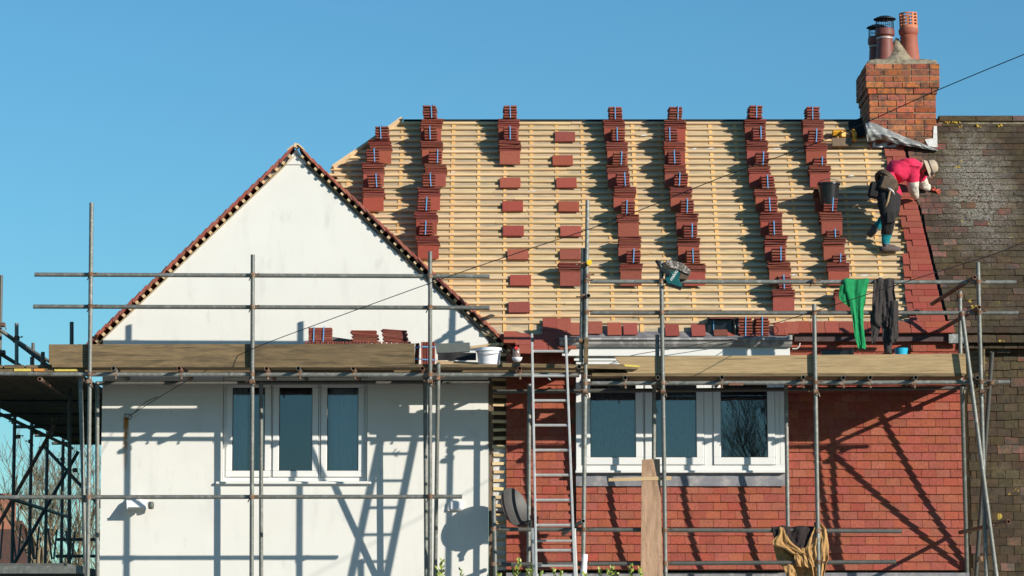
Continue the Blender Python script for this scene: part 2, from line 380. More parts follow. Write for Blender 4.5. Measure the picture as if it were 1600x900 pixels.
# --- white gable wall with its window opening
WX0, WX1 = P(347, 700, 0).x, P(574, 700, 0).x
WZ0, WZ1 = P(450, 752, 0).z, P(450, 588, 0).z
T_ = 0.22
ZE = min(VL.z, VR.z) - .02
g = MB()
xs = [XL, WX0, WX1, XR]; zs = [0, WZ0, WZ1, ZE]
for i in range(3):
    for j in range(3):
        if i == 1 and j == 1: continue
        g.quad((xs[i], 0, zs[j]), (xs[i+1], 0, zs[j]), (xs[i+1], 0, zs[j+1]), (xs[i], 0, zs[j+1]))
sl = (APEX.z - VL.z) / (APEX.x - VL.x); sr = (APEX.z - VR.z) / (VR.x - APEX.x)
und = .075                                               # tile and batten depth above the wall head
axz = APEX.z - und * 1.25
g.quad((XL, 0, ZE), (XR, 0, ZE), (XR, 0, max(ZE + .01, axz - sr * (XR - APEX.x))), (APEX.x, 0, axz), (XL, 0, max(ZE + .01, axz - sl * (APEX.x - XL))))
g.quad((XL, 0, 0), (XL, 9, 0), (XL, 9, ZE + .1), (XL, 0, ZE + .1))
g.quad((XR, 0, 0), (XR, T_, 0), (XR, T_, ZE), (XR, 0, ZE))
for a, b in (((WX0, WZ0), (WX1, WZ0)), ((WX1, WZ0), (WX1, WZ1)), ((WX1, WZ1), (WX0, WZ1)), ((WX0, WZ1), (WX0, WZ0))):
    g.quad((a[0], 0, a[1]), (b[0], 0, b[1]), (b[0], T_, b[1]), (a[0], T_, a[1]))
gw = part('gable_wall', g, 'render', house)
# plaster lost under the left verge, near the top
mo = P(440, 262, 0)
mm_ = MB()
pts = [(452, 244), (446, 247), (437, 256), (429, 266), (420, 275), (413, 283), (416, 284), (426, 274), (433, 271), (437, 266), (441, 258), (449, 250)]
mm_.prism([P(a, b, -.001) for a, b in pts], (0, -.006, 0)); part('bare_patch', mm_, 'mortar', gw)
# --- left window
def window(parent, x0, x1, z0, z1, y, sashes, fw=.045, sw=.06, depth=.07, name='window'):
    """frame, then per sash its stiles and a pane; sashes = [(x0,x1)]"""
    f = MB()
    f.bb((x0, y, z0), (x1, y + depth, z0 + fw)); f.bb((x0, y, z1 - fw), (x1, y + depth, z1))
    f.bb((x0, y, z0 + fw), (x0 + fw, y + depth, z1 - fw)); f.bb((x1 - fw, y, z0 + fw), (x1, y + depth, z1 - fw))
    for (a, b), (c, d) in zip(sashes, sashes[1:]):
        if c - b > .01: f.bb((b, y, z0 + fw), (c, y + depth, z1 - fw))
    if sashes[0][0] - x0 > fw + .004: f.bb((x0 + fw + .001, y + .002, z0 + fw), (sashes[0][0], y + depth, z1 - fw))
    if x1 - sashes[-1][1] > fw + .004: f.bb((sashes[-1][1], y + .002, z0 + fw), (x1 - fw - .001, y + depth, z1 - fw))
    w = part(name, f, 'upvc', parent, bevel=.004)
    for a, b in sashes:
        a += .004; b -= .004; za, zb = z0 + fw + .004, z1 - fw - .004; yy = y - .018
        s = MB()
        s.bb((a, yy, za), (b, yy + .06, za + sw)); s.bb((a, yy, zb - sw), (b, yy + .06, zb))
        s.bb((a, yy, za + sw), (a + sw, yy + .06, zb - sw)); s.bb((b - sw, yy, za + sw), (b, yy + .06, zb - sw))
        part('sash', s, 'upvc', w, bevel=.006)
        q = MB(); gw_ = .006
        A, B, C, D = a + sw, b - sw, za + sw, zb - sw
        q.bb((A, yy + .012, C), (A + gw_, yy + .05, D)); q.bb((B - gw_, yy + .012, C), (B, yy + .05, D))
        q.bb((A + gw_, yy + .012, C), (B - gw_, yy + .05, C + gw_)); q.bb((A + gw_, yy + .012, D - gw_), (B - gw_, yy + .05, D))
        part('gasket', q, 'gasket', w)
        part('pane', MB().bb((A + .001, yy + .026, C + .001), (B - .001, yy + .034, D - .001)), 'glass', w)
    return w
def PX(u, Y): return P(u, 660, Y).x
yw = .075
lw = window(house, WX0 + .004, WX1 - .004, WZ0 + .004, WZ1 - .004, yw, [(PX(353, yw), PX(424, yw)), (PX(426, yw), PX(498, yw)), (PX(501, yw), PX(570, yw))], sw=.072)
part('sill', MB().bb((P(337, 757, -.05).x, -.05, WZ0 - .035), (P(580, 757, -.05).x, .0, WZ0 - .006)), 'upvc', lw, bevel=.006)
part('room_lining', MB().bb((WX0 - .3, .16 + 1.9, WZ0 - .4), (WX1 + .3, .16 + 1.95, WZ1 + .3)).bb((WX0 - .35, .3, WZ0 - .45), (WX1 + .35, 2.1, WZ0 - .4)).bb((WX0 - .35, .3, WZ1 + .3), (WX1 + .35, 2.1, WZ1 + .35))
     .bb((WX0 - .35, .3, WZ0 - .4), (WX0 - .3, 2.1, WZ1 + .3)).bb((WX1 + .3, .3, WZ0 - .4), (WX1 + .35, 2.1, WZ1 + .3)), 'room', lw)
def curtain(x0, x1, z0, z1, y, k, amp, m, parent):
    c = MB().grid(lambda s, t: (x0 + (x1 - x0) * s, y + amp * math.sin(k * s * 6.283 + 1.3 * t) + amp * .4 * math.sin(2.3 * k * s * 6.283), z0 + (z1 - z0) * t), int(k * 14), 6)
    part('curtain', c, m, parent, smooth=True)
curtain(PX(516, .25), PX(562, .25), WZ0 - .1, WZ1 + .1, .175, 5, .012, 'curtain', lw)
curtain(PX(350, .25), PX(388, .25), WZ0 - .1, WZ1 + .1, .175, 4, .012, 'curtain', lw)
va = P(373, 735, .14); part('vase', MB().lathe([(0, 0), (.045, 0), (.055, .08), (.05, .2), (.03, .26), (.045, .3), (.05, .34), (.03, .36)], (va.x + .02, .235, WZ0 + .07), 14), 'vase', lw, smooth=True)

# --- red tile hung wall (core) with the bay in front of it
RWL, RWR = P(765, 700, .14).x, P(1506, 700, .14).x
RZ0, RZ1 = P(1000, 891, .1).z, EAVE.z - .02
core = MB().bb((RWL, .15, 0), (RWR, .32, RZ1))
tw = part('tiled_wall', core, 'timber_dark', house)
BX0, BX1 = P(900, 700, -.12).x, P(1227, 700, -.12).x
BZ0, BZ1 = P(1000, 735, -.12).z, P(1000, 556, -.12).z
TILEW = .1665; GA = .0975
wall_me = mesh_of(MB().box((0, 0, .0), (.1635, .012, .135)), 'wall_tile', 'walltile', bevel=.0015)
wall_me_n = mesh_of(MB().box((0, 0, .0), (.0815, .012, .135)), 'wall_tile', 'walltile', bevel=.0015)
def flare(x, z):
    """the hanging kicks out towards its foot"""
    t = max(0, min(1, (BZ0 - .1 - z) / (BZ0 - .1 - RZ0)))
    if x < BX0: return .012 - .17 * t ** 1.6
    if x > BX1: return .03 - .045 * t ** 1.6
    return -.055 - .14 * t ** 1.5
cand = []
def hang(x0, x1, z0, z1, holes=(), left_teeth=False):
    row = 0; z = z0
    while z < z1:
        off = 0 if row % 2 == 0 else TILEW / 2
        x = x0 - off
        while x < x1 - .01:
            a, b = max(x, x0), min(x + TILEW, x1)
            if b - a > .05:
                c = (a + b) / 2
                if not any(h[0] < c < h[1] and h[2] < z + .06 < h[3] for h in holes):
                    cand.append((c, z, b - a))
            x += TILEW
        z += GA; row += 1
LT = P(791, 700, .1).x
hang(LT, BX0 - .01, RZ0, RZ1 - .06)
hang(BX1 + .005, RWR, RZ0, RZ1 - .06)
hang(BX0 + .0, BX1 - .0, RZ0, BZ0 - .09)
def lit(c):                                              # tiles under the deck's shadow or behind the bay go to the joined part
    v_low = P(1000, 690, .1).z
    return (c[1] < v_low, -abs(c[1] - 3.2))
cand.sort(key=lambda c: (c[1] > P(1000, 640, .1).z, c[0] < BX0, random.random()))
rest = MB()
for i, (x, z, w) in enumerate(cand):
    y0, y1 = flare(x, z), flare(x, z + .1)
    ang = math.atan2(y1 - y0 + .019, .1) + rn(-.014, .014)
    rot = RX(-ang) @ RY(rn(-.006, .006))
    ce = Vector((x + rn(-.001, .001), (y0 + y1) / 2 - .012 + rn(-.002, .002), z + .0625))
    if i < 300:
        me = wall_me if w > .13 else wall_me_n
        piece('wall_tile', me, tw, ce, rot, (w / (TILEW if w > .13 else .0835), 1, 1))
    else: rest.box(ce, (w - .003, .012, .135), rot)
o = part('wall_tiling', rest, 'walltile', tw); o['kind'] = 'stuff'
# solid backing behind the flared hanging
for x0, x1, nm in ((LT, BX0, 'backing'), (BX0 + .002, BX1 - .002, 'backing'), (BX1 + .002, RWR, 'backing')):
    b = MB(); n = 12; zt = (BZ0 - .02) if nm and x0 == BX0 + .002 else RZ1 - .08; xm = (x0 + x1) / 2
    prof = [(flare(xm, RZ0 + (zt - RZ0) * i / n) + .006, RZ0 - .01 + (zt - RZ0) * i / n) for i in range(n + 1)]
    b.prism([(x0, y, z) for y, z in prof] + [(x0, .155, prof[-1][1]), (x0, .155, prof[0][1])], (x1 - x0, 0, 0))
    part('backing', b, 'walltile' if False else 'timber_dark', tw)
# lead skirt at the foot of the tile hanging, ground floor bay roof and wall
part('lead_skirt', MB().bb((LT, -.14, RZ0 - .13), (RWR, .149, RZ0 - .035)), 'lead', tw)
part('ground_floor_wall', MB().bb((RWL, .02, 0), (RWR, .149, RZ0 - .135)), 'render', house)
# unfinished strip: battens on white membrane between render and tiles
part('breather_strip', MB().bb((RWL + .03, .05, RZ0), (LT - .002, .149, P(770, 700, .1).z)), 'polythene', tw)
part('corner_post', MB().bb((XR + .004, .03, RZ0 - .1), (XR + .06, .147, RZ1 - .05)), 'timber_dark', tw)
bm_ = boxmesh('batten', (.19, .027, .036), 'batten')
z = RZ0 + .06
while z < RZ1 - .2:
    piece('batten', bm_, tw, ((XR + .145) + rn(-.012, .012), .030, z), RY(rn(-.03, .03)), (rn(.9, 1.05), 1, rn(.85, 1.1))); z += GA

# --- bay window, apron, fascia and gutter
bay = window(house, BX0, BX1, BZ0, BZ1 - .0, -.12, [(PX(910, -.12), PX(1005, -.12)), (PX(1007, -.12), PX(1100, -.12)), (PX(1114, -.12), PX(1211, -.12))], fw=.06, sw=.085, depth=.09, name='bay_window')
part('bay_cheek', MB().bb((BX0 + .003, -.028, BZ0), (BX0 + .06, .149, BZ1)).bb((BX1 - .06, -.028, BZ0), (BX1 - .003, .149, BZ1)), 'upvc', bay)
part('bay_sill', MB().bb((BX0 - .01, -.155, BZ0 - .03), (BX1 + .01, .0, BZ0 - .002)), 'upvc', bay, bevel=.005)
def apron(s, t):
    z = BZ0 - .03 - .15 * t
    return (BX0 + (BX1 - BX0) * s, -.085 - .02 * t + .004 * math.sin(s * 40 + 3 * t) + .003 * math.sin(s * 17), z)
part('lead_apron', MB().grid(apron, 60, 4), 'lead', bay, smooth=True)
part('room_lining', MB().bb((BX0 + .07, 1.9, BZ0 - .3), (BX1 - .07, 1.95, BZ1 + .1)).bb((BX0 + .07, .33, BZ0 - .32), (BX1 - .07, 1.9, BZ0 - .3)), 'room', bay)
for (ua, ub), k in (((925, 999), 9), ((1016, 1090), 9)):
    curtain(PX(ua, 0), PX(ub, 0), BZ0 + .06, BZ1 - .06, -.0, k, .008, 'net', bay)
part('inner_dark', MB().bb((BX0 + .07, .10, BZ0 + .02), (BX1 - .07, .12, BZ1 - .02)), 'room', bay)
FX0, FX1 = P(874, 540, -.2).x, P(1234, 540, -.2).x
fz0, fz1 = P(1000, 556, -.2).z, P(1000, 529, -.2).z
part('fascia', MB().bb((FX0 + .03, -.20, fz0), (FX1, -.17, fz1)).bb((FX0 + .06, -.17, fz0), (FX1 - .02, .149, fz0 + .012)), 'upvc', bay, bevel=.003)
part('bay_head', MB().bb((BX0, -.13, BZ1 + .001), (BX1, -.09, fz0 - .002)).bb((BX0 - .02, -.15, fz0 - .05), (BX1 + .02, -.131, fz0 - .02)), 'upvc', bay)
gp = [(-.205, 0), (-.245, .0), (-.275, .03), (-.285, .055), (-.32, .075), (-.32, .098), (-.30, .098), (-.205, .098)]
gz = P(1000, 541, -.3).z
gut = MB().prism([(FX0, y, gz + z) for y, z in gp], (FX1 - FX0 + .02, 0, 0))
gx = FX1 + .02
gut.prism([(gx - .07, -.32, gz + .0985), (gx, -.32, gz + .0985), (gx, -.32, gz + .13), (gx - .03, -.32, gz + .13)], (0, .11, 0))
part('gutter', gut, 'grey_trim', bay)
part('bay_roof', MB().prism([(FX0, -.204, gz + .09), (FX0, roof_y(gz + .20), gz + .20), (FX0, roof_y(gz + .19), gz + .05), (FX0, -.204, gz + .05)], (FX1 - FX0, 0, 0)), 'lead', bay)
part('pipe_hook', MB().path([P(1238, 545, -.18), P(1245, 545, -.18), P(1249, 541, -.18), P(1250, 536, -.18)], .007), 'cord_white', bay)

# --- main roof: membrane, counter battens, battens
HIP0 = RP(628, 190); HIP1 = RP(520, 266)
def valley_x(z): return APEX.x + (APEX.z - .03 - z) / sr
def bound_left(s):
    z = EAVE.z + s * math.sin(PITCH); q = slope_pt(0, s)
    hx = HIP0.x + (HIP1.x - HIP0.x) * (HIP0.z - z) / (HIP0.z - HIP1.z)
    return max(hx, valley_x(z)) if z > APEX.z - .25 else valley_x(z)
B_BOT, B_TOP = RP(1424, 520), RP(1382, 226)             # left edge of the strip of new tiles
G_BOT, G_TOP = RP(1482, 524), RP(1411, 228)             # the black gap against the neighbour
def lerp_s(a, b, s):
    sa, sb = (a - EAVE).dot(UP), (b - EAVE).dot(UP); return a.x + (b.x - a.x) * (s - sa) / (sb - sa)
B_PTS = [RP(1424, 522), RP(1416, 400), RP(1402, 325), RP(1379, 226)]
def strip_l(s):
    for a, b in zip(B_PTS, B_PTS[1:]):
        if s <= (b - EAVE).dot(UP): return lerp_s(a, b, s)
    return lerp_s(B_PTS[-2], B_PTS[-1], s)
def gap_x(s): return lerp_s(G_BOT, G_TOP, s)
PARTY = G_BOT.x + .12
poly = [slope_pt(valley_x(EAVE.z) - .1, -.0), slope_pt(PARTY, 0), slope_pt(PARTY, RL), HIP0, HIP1, slope_pt(bound_left(1.6) - .1, 1.6)]
mr = part('main_roof', MB().prism([p - NR * .0 for p in poly], -NR * .03), 'membrane', house)
part('rear_slope', MB().prism([HIP0, slope_pt(PARTY, RL), slope_pt(PARTY, RL) + Vector((0, 3, -3.84)), HIP0 + Vector((-2.5, 3, -3.84))], (0, -.02, -.03)), 'membrane', mr)
part('hip_slope', MB().prism([HIP0, HIP0 + Vector((-2.5, 3, -3.84)), HIP1 + Vector((-.6, 0, -.55)), HIP1], (.02, 0, -.03)), 'membrane', mr)
part('ridge_roll', MB().tube(slope_pt(HIP0.x + .02, RL, .01), slope_pt(P(1345, 190, 2.2).x, RL, .01), .022, 8), 'black', mr)
part('hip_board', MB().sweep([HIP0 + NR * .05, (HIP0 + HIP1) / 2 + NR * .05 + Vector((0, 0, -.01)), HIP1 + NR * .05], [.028] * 3, 4), 'batten', mr)
cm = MB().box((0, 0, 0), (.042, 1, .008)); cme = mesh_of(cm, 'counter_batten', 'counter')
x = valley_x(EAVE.z) + .1; xs_c = []
xx = HIP1.x + .2
while xx < PARTY - .3:
    # each rafter line runs from where the roof appears up to the ridge
    s0 = 0.03
    while s0 < RL and valley_x(slope_pt(0, s0).z) > xx: s0 += .05
    s1 = RL
    while s1 > s0 and bound_left(s1) > xx - .03: s1 -= .05
    if s1 - s0 > .1:
        Lc = s1 - s0 - .02
        piece('counter_batten', cme, mr, slope_pt(xx, s0 + Lc / 2, .005), SLOPE @ RZ(rn(-.006, .006)), (rn(.85, 1.15), Lc, 1))
    xx += .318
GAUGE = .1045; BMES = {}
s = .17; nb = 0
while s < RL - .02:
    xa, xb = bound_left(s) - .03, strip_l(s) + rn(.03, .09)
    joints = [xa]
    j = xa + rn(1.2, 3.2)
    while j < xb - .8: joints.append(j); j += rn(2.2, 3.6)
    joints.append(xb)
    for a, b in zip(joints, joints[1:]):
        Lb = b - a - .004
        me = boxmesh('batten', (Lb, rn(.033, .040), .020), 'batten')
        piece('batten', me, mr, slope_pt((a + b) / 2, s + rn(-.004, .004), 0.0195 + rn(0, .002)), SLOPE @ RZ(rn(-1, 1) * .0035 / max(1, Lb / 2)) @ RX(rn(-.04, .04)))
    s += GAUGE; nb += 1
# torn scraps of white membrane between the battens
for u, v in ((708, 271), (830, 300), (1006, 213), (1265, 262), (1085, 234), (1110, 234), (1330, 276), (1213, 234), (1232, 346), (1350, 432), (1195, 433), (1240, 431), (1375, 434)):
    q = RP(u, v, .02); w = rn(.03, .07)
    part('torn_membrane', MB().prism([q + Vector((-w, 0, 0)), q + Vector((w, 0, .004)), q + Vector((w * .5, 0, .02)), q + Vector((-w * .4, 0, .014))], NR * .006), 'polythene', mr)
# --- strip of new tiles along the party line, laid in courses with a toothed edge
rt_me = mesh_of(MB().box((0, 0, 0), (.163, .20, .012)), 'roof_tile', 'newtile', bevel=.0015)
def roof_tile(x, s, w=.165, m=mr, tip=.085, dx=0):
    piece('roof_tile', rt_me, m, slope_pt(x, s + .09, .052) + NR * rn(0, .003), SLOPE @ RX(-tip) @ RZ(rn(-.014, .014)), (w / .165, 1, 1.3))
s = .05; k = 0; s_top = (G_TOP - EAVE).dot(UP)
while s < s_top:
    gx_ = gap_x(s); lx = strip_l(s + .05)
    n_w = gx_ - lx
    first = .165 if k % 2 else .248
    x = gx_ - .02; j = 0
    while x > lx + .02:
        w = first if j == 0 else .165
        w = min(w, x - lx + (.05 if k % 2 == 0 else -.03))
        if w > .06: roof_tile(x - w / 2, s, w)
        x -= max(w, .05); j += 1
    s += GAUGE; k += 1
part('open_joint', MB().prism([slope_pt(gap_x(0) - .012, 0, .012), slope_pt(gap_x(0) + .06, 0, .012), slope_pt(gap_x(s_top) + .06, s_top, .012), slope_pt(gap_x(s_top) - .012, s_top, .012)], NR * .01), 'black', mr)
# --- eaves course right of the bay, felt drip below
x = P(1243, 520, 0).x
while x < gap_x(0) - .05:
    roof_tile(x + .0825, -.03, .165); x += .167
part('eaves_felt', MB().prism([(P(1241, 525, 0).x, -.06, EAVE.z + .012), (P(1241, 525, 0).x, -.052, EAVE.z - .085), (P(1241, 525, 0).x, .12, EAVE.z - .085), (P(1241, 525, 0).x, .12, EAVE.z + .012)], (gap_x(0) - P(1241, 525, 0).x, 0, 0)), 'felt', mr)
part('lead_saddle', MB().bb((gap_x(0) + .0, -.10, EAVE.z - .11), (gap_x(0) + .17, -.07, EAVE.z + .0)), 'lead_bright', mr)
# --- loose and part-laid tiles round the eaves left of and above the bay
for u, v in ((838, 533), (816, 530), (798, 527), (858, 523), (874, 524), (859, 507), (881, 507), (897, 514), (866, 530), (930, 512), (960, 514), (985, 514), (1050, 516), (1091, 516), (1220, 514), (1236, 512), (845, 541), (868, 541), (890, 536), (822, 543)):
    q = RP(u, v, .06 if v < 520 else .05)
    piece('roof_tile', rt_me, mr, q + Vector((0, -.01 if v > 515 else 0, 0)), SLOPE @ RZ(rn(-.03, .03)) @ RX(rn(-.08, 0)))

# --- gable roof over the white wing: slabs, verge tiles and batten ends
gr = MB()
yb = 4.2
def slopeL(x): return APEX.z - sl * (APEX.x - x)
def slopeR(x): return APEX.z - sr * (x - APEX.x)
th = .03
gr.prism([(APEX.x, -.02, axz + .004), (VL.x - .05, -.02, axz + .004 - sl * (APEX.x - VL.x + .05)), (VL.x - .05, yb, axz + .004 - sl * (APEX.x - VL.x + .05)), (APEX.x, yb, axz + .004)], (0, 0, .012))
gr.prism([(APEX.x + .001, -.02, axz + .004), (VR.x + .02, -.02, axz + .004 - sr * (VR.x + .02 - APEX.x)), (VR.x + .02, 1.2, axz + .004 - sr * (VR.x + .02 - APEX.x)), (APEX.x + .001, yb * .5, axz + .004)], (0, 0, .012))
gro = part('gable_roof', gr, 'membrane', house)
vt_me = mesh_of(MB().box((0, 0, 0), (.25, .165, .020)), 'verge_tile', 'verge', bevel=.003)
vb_me = mesh_of(MB().box((0, 0, 0), (.036, .22, .030)), 'batten_end', 'batten')
cover = MB()
for side in (-1, 1):
    end = VL if side < 0 else VR
    d = Vector((end.x - APEX.x, 0, end.z - APEX.z)); Ls = d.length; d.normalize()
    nrm = Vector((-d.z, 0, d.x)) if side > 0 else Vector((d.z, 0, -d.x))
    ang = math.atan2(d.z, d.x) if side > 0 else math.atan2(-d.z, -d.x)
    t = .07; i = 0
    base = Vector((APEX.x, 0, axz))
    while t < Ls + .03:
        pb = base + d * t
        piece('batten_end', vb_me, gro, (pb + nrm * .034) + Vector((0, .045 + rn(-.006, .006), 0)), RY(-ang + rn(-.1, .1)))
        tilt = .115 * (1 if side > 0 else -1)
        yj = rn(-.012, .008)
        piece('verge_tile', vt_me, gro, base + d * (t + .012) + nrm * (.078 + rn(0, .003)) + Vector((0, .0 + yj, 0)), RY(-ang - tilt * -1 * 1.0 + rn(-.012, .012)))
        y = .0825 + .0835
        lim = yb if side < 0 else max(.3, roof_y(pb.z) + .15)
        while y < lim:
            cover.box(base + d * (t + .012) + nrm * .068 + Vector((0, y, 0)), (.24, .163, .013), RY(-ang - tilt * -1)); y += .1665
        t += .107; i += 1
o = part('roof_covering', cover, 'stacktile', gro); o['kind'] = 'stuff'
part('apex_fill', MB().prism([(APEX.x - .13, -.015, axz - .11), (APEX.x + .13, -.015, axz - .11), (APEX.x, -.015, axz + .075)], (0, .03, 0)), 'render', gro)
part('apex_stub', MB().box((APEX.x, -.02, APEX.z + .012), (.05, .12, .05), RY(.3)).box((APEX.x + .06, .0, APEX.z - .01), (.09, .2, .014), RY(.74)).box((APEX.x - .07, .0, APEX.z - .02), (.09, .2, .014), RY(-.7)), 'batten', gro)
# lead-grey undercloak strip and broken render under the left verge near the apex
part('undercloak', MB().prism([P(452, 240, -.015), P(413, 279, -.015), P(414, 283, -.015), P(456, 243, -.015)], (0, .012, 0)), 'lead_bright', gro)
part('verge_shadow_strip', MB().prism([Vector((APEX.x + .02, -.012, axz - .01)), Vector((VR.x - .1, -.012, axz - sr * (VR.x - .1 - APEX.x) - .01)), Vector((VR.x - .1, -.012, axz - sr * (VR.x - .1 - APEX.x) - .05)), Vector((APEX.x + .02, -.012, axz - .045))], (0, .010, 0)), 'timber_dark', gro)  # thin dark strip modelled in place of the shadow under the right verge

# --- chimney at the ridge
CYF = 1.86
cx0, cx1 = P(1358.5, 170, CYF).x, P(1462.5, 170, CYF).x
kx0, kx1 = P(1353, 115, CYF - .03).x, P(1468, 115, CYF - .03).x
c_z1 = P(1400, 100, CYF).z; c_zk = c_z1 - 4 * .0765
c_z0 = P(1400, 236, CYF).z - .25
DEP = 1.05
ch = part('chimney', MB().bb((cx0 + .012, CYF + .012, c_z0), (cx1 - .012, CYF + DEP - .012, c_zk)).bb((kx0 + .012, CYF - .02, c_zk + .003), (kx1 - .012, CYF + DEP + .02, c_z1 - .002)), 'mortar', house)
brick_me = mesh_of(MB().box((0, 0, 0), (.215, .1025, .066)), 'brick', 'brick', bevel=.003)
def brick_row(a, b, z, first_half, axis, fixed, sgn):
    x = a; h = first_half
    while x < b - .02:
        w = random.choice((.215, .215, .215, .1025)) if not h else .1025
        h = False
        if b - (x + w) < .06: w = b - x
        c = x + w / 2; dep = .1025
        loc = Vector((c, fixed + sgn * (dep / 2), z)) if axis == 'x' else Vector((fixed + sgn * dep / 2, c, z))
        rot = RZ(rn(-.012, .012)) if axis == 'x' else RZ(R(90) + rn(-.01, .01))
        piece('brick', brick_me, ch, loc + Vector((0, 0, rn(-.002, .002))) + (Vector((0, rn(-.003, .003), 0)) if axis == 'x' else Vector((rn(-.003, .003), 0, 0))), rot, (w / .215, 1, 1))
        x += w + .010
CH = .0765
z = c_z1 - .036; i = 0
while z > c_z0:
    k = z > c_zk
    x0, x1 = (kx0, kx1) if k else (cx0, cx1)
    if i == 4: x0, x1 = x0 - .015, x1 + .015
    yf = CYF - (.03 if k else 0) - (.012 if i == 4 else 0); ybk = CYF + DEP + (.03 if k else 0)
    brick_row(x0, x1, z, i % 2 == 0, 'x', yf, 1)
    brick_row(yf + .1125, ybk - .1125, z, i % 2 == 1, 'y', x0, 1)
    brick_row(yf + .1125, ybk - .1125, z, i % 2 == 1, 'y', x1, -1)
    if i < 9: brick_row(x0, x1, z, i % 2 == 0, 'x', ybk, -1)
    z -= CH; i += 1
# flaunching: a mortar mound round the pots
random.seed(11)
cxm, cym = (kx0 + kx1) / 2, CYF + DEP / 2
P1 = P(1383, 90, CYF + .24); P2 = P(1422, 88, CYF + .30); P3 = P(1371, 92, CYF + .66)
def mound(s, t):
    a = (s - .5) * 2; b = (t - .5) * 2
    e = 1 - max(abs(a), abs(b)) ** 3
    x, y = cxm + a * (kx1 - kx0) / 2 * .99, cym + b * (DEP / 2 + .025)
    h = .03 + .085 * max(0, e) + .30 * max(0, 1 - math.hypot((x - P(1402, 80, CYF + .3).x) / .2, (y - CYF - .32) / .30)) ** 1.1 * 1.0
    return (x, y, c_z1 - .004 + (h if e > 0.001 else 0) + rn(0, .012) * (e > 0))
part('flaunching', MB().grid(mound, 26, 26), 'flaunch', ch, smooth=True)
def pot(px, prof, m, tilt=0):
    c = Vector((px.x, px.y, c_z1 + .03)); return part('pot', MB().lathe(prof, c, 22, RY(tilt)), m, ch, smooth=35)
hp1 = P(1383, 45, P1.y).z - c_z1 - .03
pot(P1, [(.128, 0), (.113, .12), (.098, hp1 - .12), (.10, hp1 - .10), (.122, hp1 - .085), (.122, hp1 - .03), (.112, hp1), (.085, hp1), (.08, hp1 - .1)], 'pot_dark')
hp3 = P(1368, 58, P3.y).z - c_z1 - .03
pot(P3, [(.125, 0), (.108, .12), (.097, hp3 - .12), (.118, hp3 - .085), (.118, hp3 - .03), (.108, hp3), (.085, hp3), (.08, hp3 - .1)], 'pot_dark')
hp2 = P(1422, 46, P2.y).z - c_z1 - .03
pot(P2, [(.135, 0), (.12, .12), (.106, hp2 - .12), (.112, hp2 - .1), (.10, hp2 - .08), (.118, hp2 - .06), (.126, hp2 - .02), (.115, hp2 + .01), (.09, hp2 + .01)], 'pot_red', tilt=-.035)
# slotted terracotta terminal on the right pot
t0 = Vector((P2.x - .012, P2.y, c_z1 + .03 + hp2)); tl = MB(); H2 = P(1422, 21, P2.y).z - t0.z; r_ = .114
rt = RY(-.03)
tl.lathe([(r_, -.01), (r_, .045), (r_ * .8, .045), (r_ * .8, -.01), (r_, -.01)], t0, 24, rt)
slots = 4; sh = .024; zc = .045
for q in range(slots):
    for j in range(10):
        a0 = 2 * math.pi * j / 10; a1 = a0 + .22
        for a, b in ((a0, a1),):
            poly = [rt @ Vector((r_ * f * math.cos(w), r_ * f * math.sin(w), zc)) + t0 for f, w in ((1, a), (1, b), (.8, b), (.8, a))]
            tl.prism(poly, rt @ Vector((0, 0, sh)))
    zc += sh
    top = zc + (.016 if q < slots - 1 else H2 - zc)
    tl.lathe([(r_, zc), (r_, top), (r_ * .8, top), (r_ * .8, zc), (r_, zc)], t0, 24, rt); zc = top
part('terminal', tl, 'terracotta', ch, smooth=35)
def cowl(px, h, r):
    c = Vector((px.x, px.y, c_z1 + .03 + h)); m = MB()
    m.lathe([(0, .165), (r * .5, .155), (r, .125), (r * 1.02, .115), (r * .5, .135), (0, .14)], c, 22)
    for i in range(14):
        a = 2 * math.pi * i / 14; m.tube(c + Vector((r * .82 * math.cos(a), r * .82 * math.sin(a), -.02)), c + Vector((r * .78 * math.cos(a), r * .78 * math.sin(a), .128)), .004, 4)
    for zz in (.03, .075):
        for i in range(14):
            a, b = 2 * math.pi * i / 14, 2 * math.pi * (i + 1) / 14
            m.tube(c + Vector((r * .8 * math.cos(a), r * .8 * math.sin(a), zz)), c + Vector((r * .8 * math.cos(b), r * .8 * math.sin(b), zz)), .003, 4)
    part('cowl', m, 'black_metal', ch, smooth=30)
    part('clamp_band', MB().lathe([(.101, -.135), (.104, -.135), (.104, -.115), (.101, -.115)], c, 20), 'alu', ch, smooth=True)
cowl(P1, hp1, .138); cowl(P3, hp3, .13)
# loose lead flashing curled in front of the chimney foot
lp = [((1352, 192), (1355, 222)), ((1358, 190), (1360, 221)), ((1372, 194), (1374, 218)), ((1390, 203), (1392, 222)), ((1412, 213), (1414, 227)), ((1435, 221), (1437, 231)), ((1452, 229), (1453, 234)), ((1465, 234), (1466, 236))]
def lead_fn(s, t):
    f = s * (len(lp) - 1); i = min(int(f), len(lp) - 2); q = f - i
    def at(k, w): return (lp[k][w][0], lp[k][w][1])
    a = [at(i, 0)[n] * (1 - q) + at(i + 1, 0)[n] * q for n in (0, 1)]; b = [at(i, 1)[n] * (1 - q) + at(i + 1, 1)[n] * q for n in (0, 1)]
    u, v = a[0] + (b[0] - a[0]) * t, a[1] + (b[1] - a[1]) * t
    bulge = (1 - s) * .10 + .035
    y = CYF - .03 - bulge * math.sin(math.pi * min(1, t * .95 + .08)) - .10 * t + .010 * math.sin(19 * s + 7 * t) + .007 * math.sin(43 * s - 9 * t) + .006 * math.sin(23 * t + 11 * s)
    return P(u, v, y)
ld = part('lead_flashing', MB().grid(lead_fn, 40, 12), 'lead_bright', ch, smooth=True)
mfy = ld.modifiers.new('thick', 'SOLIDIFY'); mfy.thickness = .006
